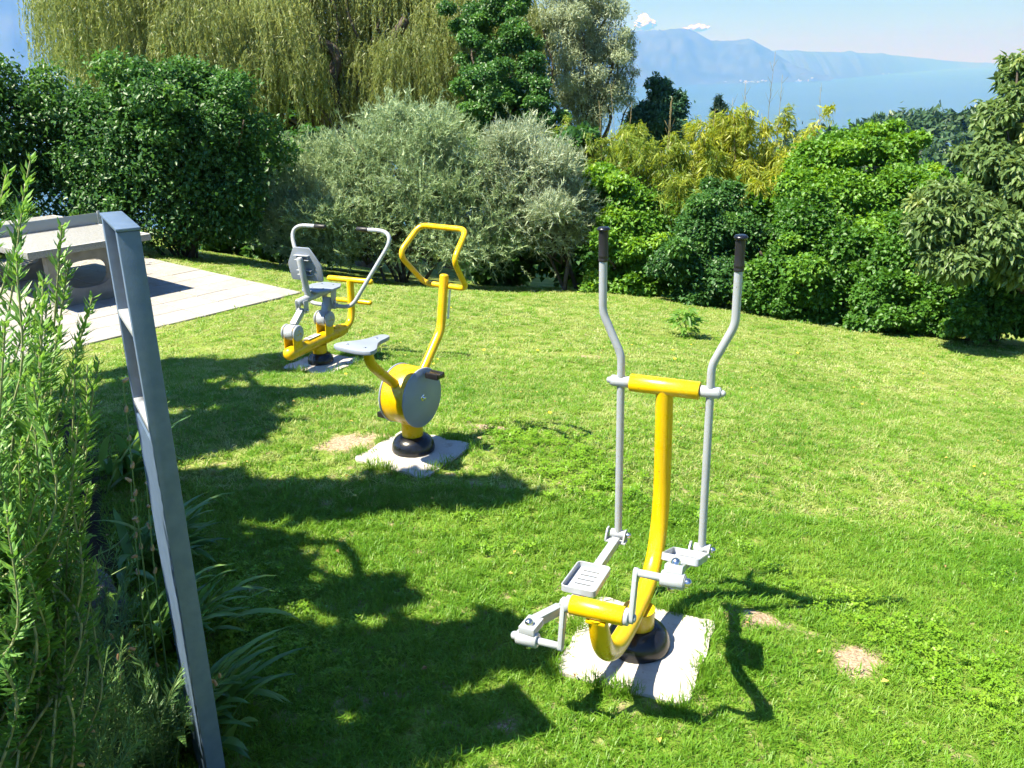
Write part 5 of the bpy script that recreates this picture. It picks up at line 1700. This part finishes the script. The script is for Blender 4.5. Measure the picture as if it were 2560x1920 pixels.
def scatter(name, label, tufts, pts, scales):
    coll = bpy.data.collections.new(name + '_kinds')
    for t in tufts:
        coll.objects.link(t)
    me = bpy.data.meshes.new(name)
    me.vertices.add(len(pts))
    me.vertices.foreach_set('co', np.asarray(pts, np.float32).ravel())
    a = me.attributes.new('size', 'FLOAT', 'POINT')
    a.data.foreach_set('value', np.asarray(scales, np.float32))
    a = me.attributes.new('turn', 'FLOAT_VECTOR', 'POINT')
    tv_ = np.zeros((len(pts), 3), np.float32)
    tv_[:, 0] = rng.normal(0, .12, len(pts))
    tv_[:, 1] = rng.normal(0, .12, len(pts))
    tv_[:, 2] = rng.uniform(0, 6.28, len(pts))
    a.data.foreach_set('vector', tv_.ravel())
    o = link(bpy.data.objects.new(name, me))
    ng = bpy.data.node_groups.new(name + '_scatter', 'GeometryNodeTree')
    ng.interface.new_socket('Geometry', in_out='INPUT', socket_type='NodeSocketGeometry')
    ng.interface.new_socket('Geometry', in_out='OUTPUT', socket_type='NodeSocketGeometry')
    N = ng.nodes
    gi, go = N.new('NodeGroupInput'), N.new('NodeGroupOutput')
    ci = N.new('GeometryNodeCollectionInfo')
    ci.inputs['Collection'].default_value = coll
    ci.inputs['Separate Children'].default_value = True
    ci.inputs['Reset Children'].default_value = True
    ip = N.new('GeometryNodeInstanceOnPoints')
    ip.inputs['Pick Instance'].default_value = True
    s_ = N.new('GeometryNodeInputNamedAttribute')
    s_.data_type = 'FLOAT'
    s_.inputs['Name'].default_value = 'size'
    r_ = N.new('GeometryNodeInputNamedAttribute')
    r_.data_type = 'FLOAT_VECTOR'
    r_.inputs['Name'].default_value = 'turn'
    er = N.new('FunctionNodeEulerToRotation')
    rv = N.new('FunctionNodeRandomValue')
    rv.data_type = 'INT'
    for sck in rv.inputs:
        if sck.type == 'INT' and sck.name == 'Max':
            sck.default_value = 1000
    k = ng.links.new
    k(gi.outputs[0], ip.inputs['Points'])
    k(ci.outputs[0], ip.inputs['Instance'])
    k([q for q in s_.outputs if q.enabled][0], ip.inputs['Scale'])
    k([q for q in r_.outputs if q.enabled][0], er.inputs[0])
    k(er.outputs[0], ip.inputs['Rotation'])
    k([q for q in rv.outputs if q.type == 'INT'][0], ip.inputs['Instance Index'])
    k(ip.outputs[0], go.inputs[0])
    md = o.modifiers.new('scatter', 'NODES')
    md.node_group = ng
    tag(o, label, kind='stuff')
    return o

SLABS = [(EX - .02, EY - .05, EYAW, .50, .54), (BX + .005, BY - .03, rad(-30), .50, .50), (RX + .02, RY - .02, rad(-28), .52, .5)]

def lawn_points(n, ylo, yhi, xk, margin=.0, bare_keep=.0):
    y = np.sqrt(rng.uniform(ylo ** 2, yhi ** 2, n))
    x = rng.uniform(-(xk * y + .8), xk * y + 2.2, n)
    ok = bed_side(x, y) < .10
    du = -((x - PT[0]) * PU[0] + (y - PT[1]) * PU[1])
    dv = (x - PT[0]) * PV[0] + (y - PT[1]) * PV[1]
    ok &= ~((du > -.01) & (du < NU * TILE + .3) & (dv > -.01) & (dv < NV * TILE + .01))
    for sx, sy, a, w, d in SLABS:
        lx = (x - sx) * math.cos(a) + (y - sy) * math.sin(a)
        ly = -(x - sx) * math.sin(a) + (y - sy) * math.cos(a)
        ok &= ~((np.abs(lx) < w / 2 - .0 + rng.normal(0, .012, n)) & (np.abs(ly) < d / 2 + rng.normal(0, .012, n)))
    bm_ = bare_mask(x, y) + .16 * np.sin(x * 31 + 2 * np.sin(y * 17)) * np.sin(y * 27 + 1) + rng.normal(0, .2, n)
    ok &= (bm_ < .22)
    x, y = x[ok], y[ok]
    return np.stack([x, y, gz(x, y) - .002], 1)

gt = [blade_tuft('grass_tuft', 18, .034, .0036, .03, M['grass'], 1.05) for _ in range(5)] + [blade_tuft('grass_tuft', 10, .052, .003, .022, M['grass'], .7) for _ in range(1)]
p1 = lawn_points(31000, 1.7, 4.2, .62)
scatter('lawn_grass', 'mown green grass of the near lawn', gt, p1, rng.uniform(.6, 1.15, len(p1)))
gt2 = [blade_tuft('grass_tuft', 22, .034, .0046, .045, M['grass'], 1.1) for _ in range(4)] + [blade_tuft('grass_tuft', 22, .03, .0046, .045, M['grass_dry'], 1.2) for _ in range(3)]
p2 = lawn_points(32000, 4.0, 8.2, .62)
scatter('lawn_grass_middle', 'mown green grass of the middle lawn', gt2, p2, rng.uniform(.6, 1.15, len(p2)))
gt3 = [blade_tuft('grass_tuft', 26, .032, .0075, .075, M['grass'], 1.2) for _ in range(2)] + [blade_tuft('grass_tuft', 26, .028, .0075, .075, M['grass_dry'], 1.3) for _ in range(4)]
p3 = lawn_points(32000, 7.9, 16.5, .64)
scatter('lawn_grass_far', 'pale mown grass of the far lawn', gt3, p3, rng.uniform(.6, 1.2, len(p3)))
ct = [clover_tuft('clover_tuft', 9, M['clover']) for _ in range(4)]
pc_ = lawn_points(16000, 1.9, 5.6, .62)
nsx = np.sin(pc_[:, 0] * 2.1 + 1) * np.sin(pc_[:, 1] * 1.7) + .5 * np.sin(pc_[:, 0] * 5 + pc_[:, 1] * 4.1)
pc_ = pc_[(nsx + rng.normal(0, .35, len(pc_))) > .85]
scatter('clover', 'clover leaves scattered through the near lawn', ct, pc_, rng.uniform(.7, 1.3, len(pc_)))
# long grass left uncut round the slabs
lt = [blade_tuft('long_grass', 12, .08, .0036, .03, M['grass'], .55) for _ in range(4)]
pl = []
for (sx, sy, a, w, d), kk in zip(SLABS, (190, 110, 100)):
    for _ in range(kk):
        u, s = rng.uniform(-1, 1), rng.integers(4)
        q = rng.normal(.012, .018)
        lx, ly = [(u * w / 2, d / 2 + q), (u * w / 2, -d / 2 - q), (w / 2 + q, u * d / 2), (-w / 2 - q, u * d / 2)][s]
        if math.sin(u * 5 + s * 2.1) + rng.normal(0, .5) < -.1:
            continue
        X, Y = sx + lx * math.cos(a) - ly * math.sin(a), sy + lx * math.sin(a) + ly * math.cos(a)
        pl.append((X, Y, gz1(X, Y)))
pl = np.array(pl)
scatter('long_grass', 'longer uncut grass round the concrete slabs', lt, pl, rng.uniform(.55, 1.1, len(pl)))

# fallen leaves and a few dandelion heads in the grass
def litter_leaf(name, c1, c2):
    return lobed_leaf_object(name, .016, surf_mat(name + '_colour', c1, c2, 60, .8))
def lobed_leaf_object(name, s_, mat):
    V_ = [(0, 0, .001), (.45 * s_, .5 * s_, .006), (0, 1.3 * s_, .002), (-.45 * s_, .5 * s_, .007)]
    me = bpy.data.meshes.new(name)
    me.from_pydata(V_, [], [(0, 1, 2), (0, 2, 3)])
    me.materials.append(mat)
    return bpy.data.objects.new(name, me)
ll_ = [litter_leaf('fallen_leaf', (.16, .09, .03), (.30, .19, .07)), litter_leaf('yellow_leaf', (.36, .27, .05), (.45, .35, .09))]
pf = lawn_points(260, 2.0, 9.0, .6)
pf[:, 2] += .026
scatter('fallen_leaves', 'small dry leaves fallen on the lawn', ll_, pf, rng.uniform(.6, 1.5, len(pf)))
def dandelion():
    V_, F_ = [(0, 0, .05)], []
    for k in range(16):
        a = 2 * math.pi * k / 16
        V_.append((.011 * math.cos(a), .011 * math.sin(a), .052 + .002 * (k % 2)))
    F_ = [(0, 1 + k, 1 + (k + 1) % 16) for k in range(16)]
    me = bpy.data.meshes.new('dandelion_head')
    me.from_pydata(V_, [], F_)
    me.materials.append(surf_mat('dandelion_yellow', (.62, .42, .01), (.7, .5, .02), 60, .7))
    return bpy.data.objects.new('dandelion_head', me)
pd_ = lawn_points(26, 4.0, 11.0, .6)
scatter('dandelions', 'a few tiny yellow flowers dotted over the lawn', [dandelion()], pd_, rng.uniform(.7, 1.4, len(pd_)))
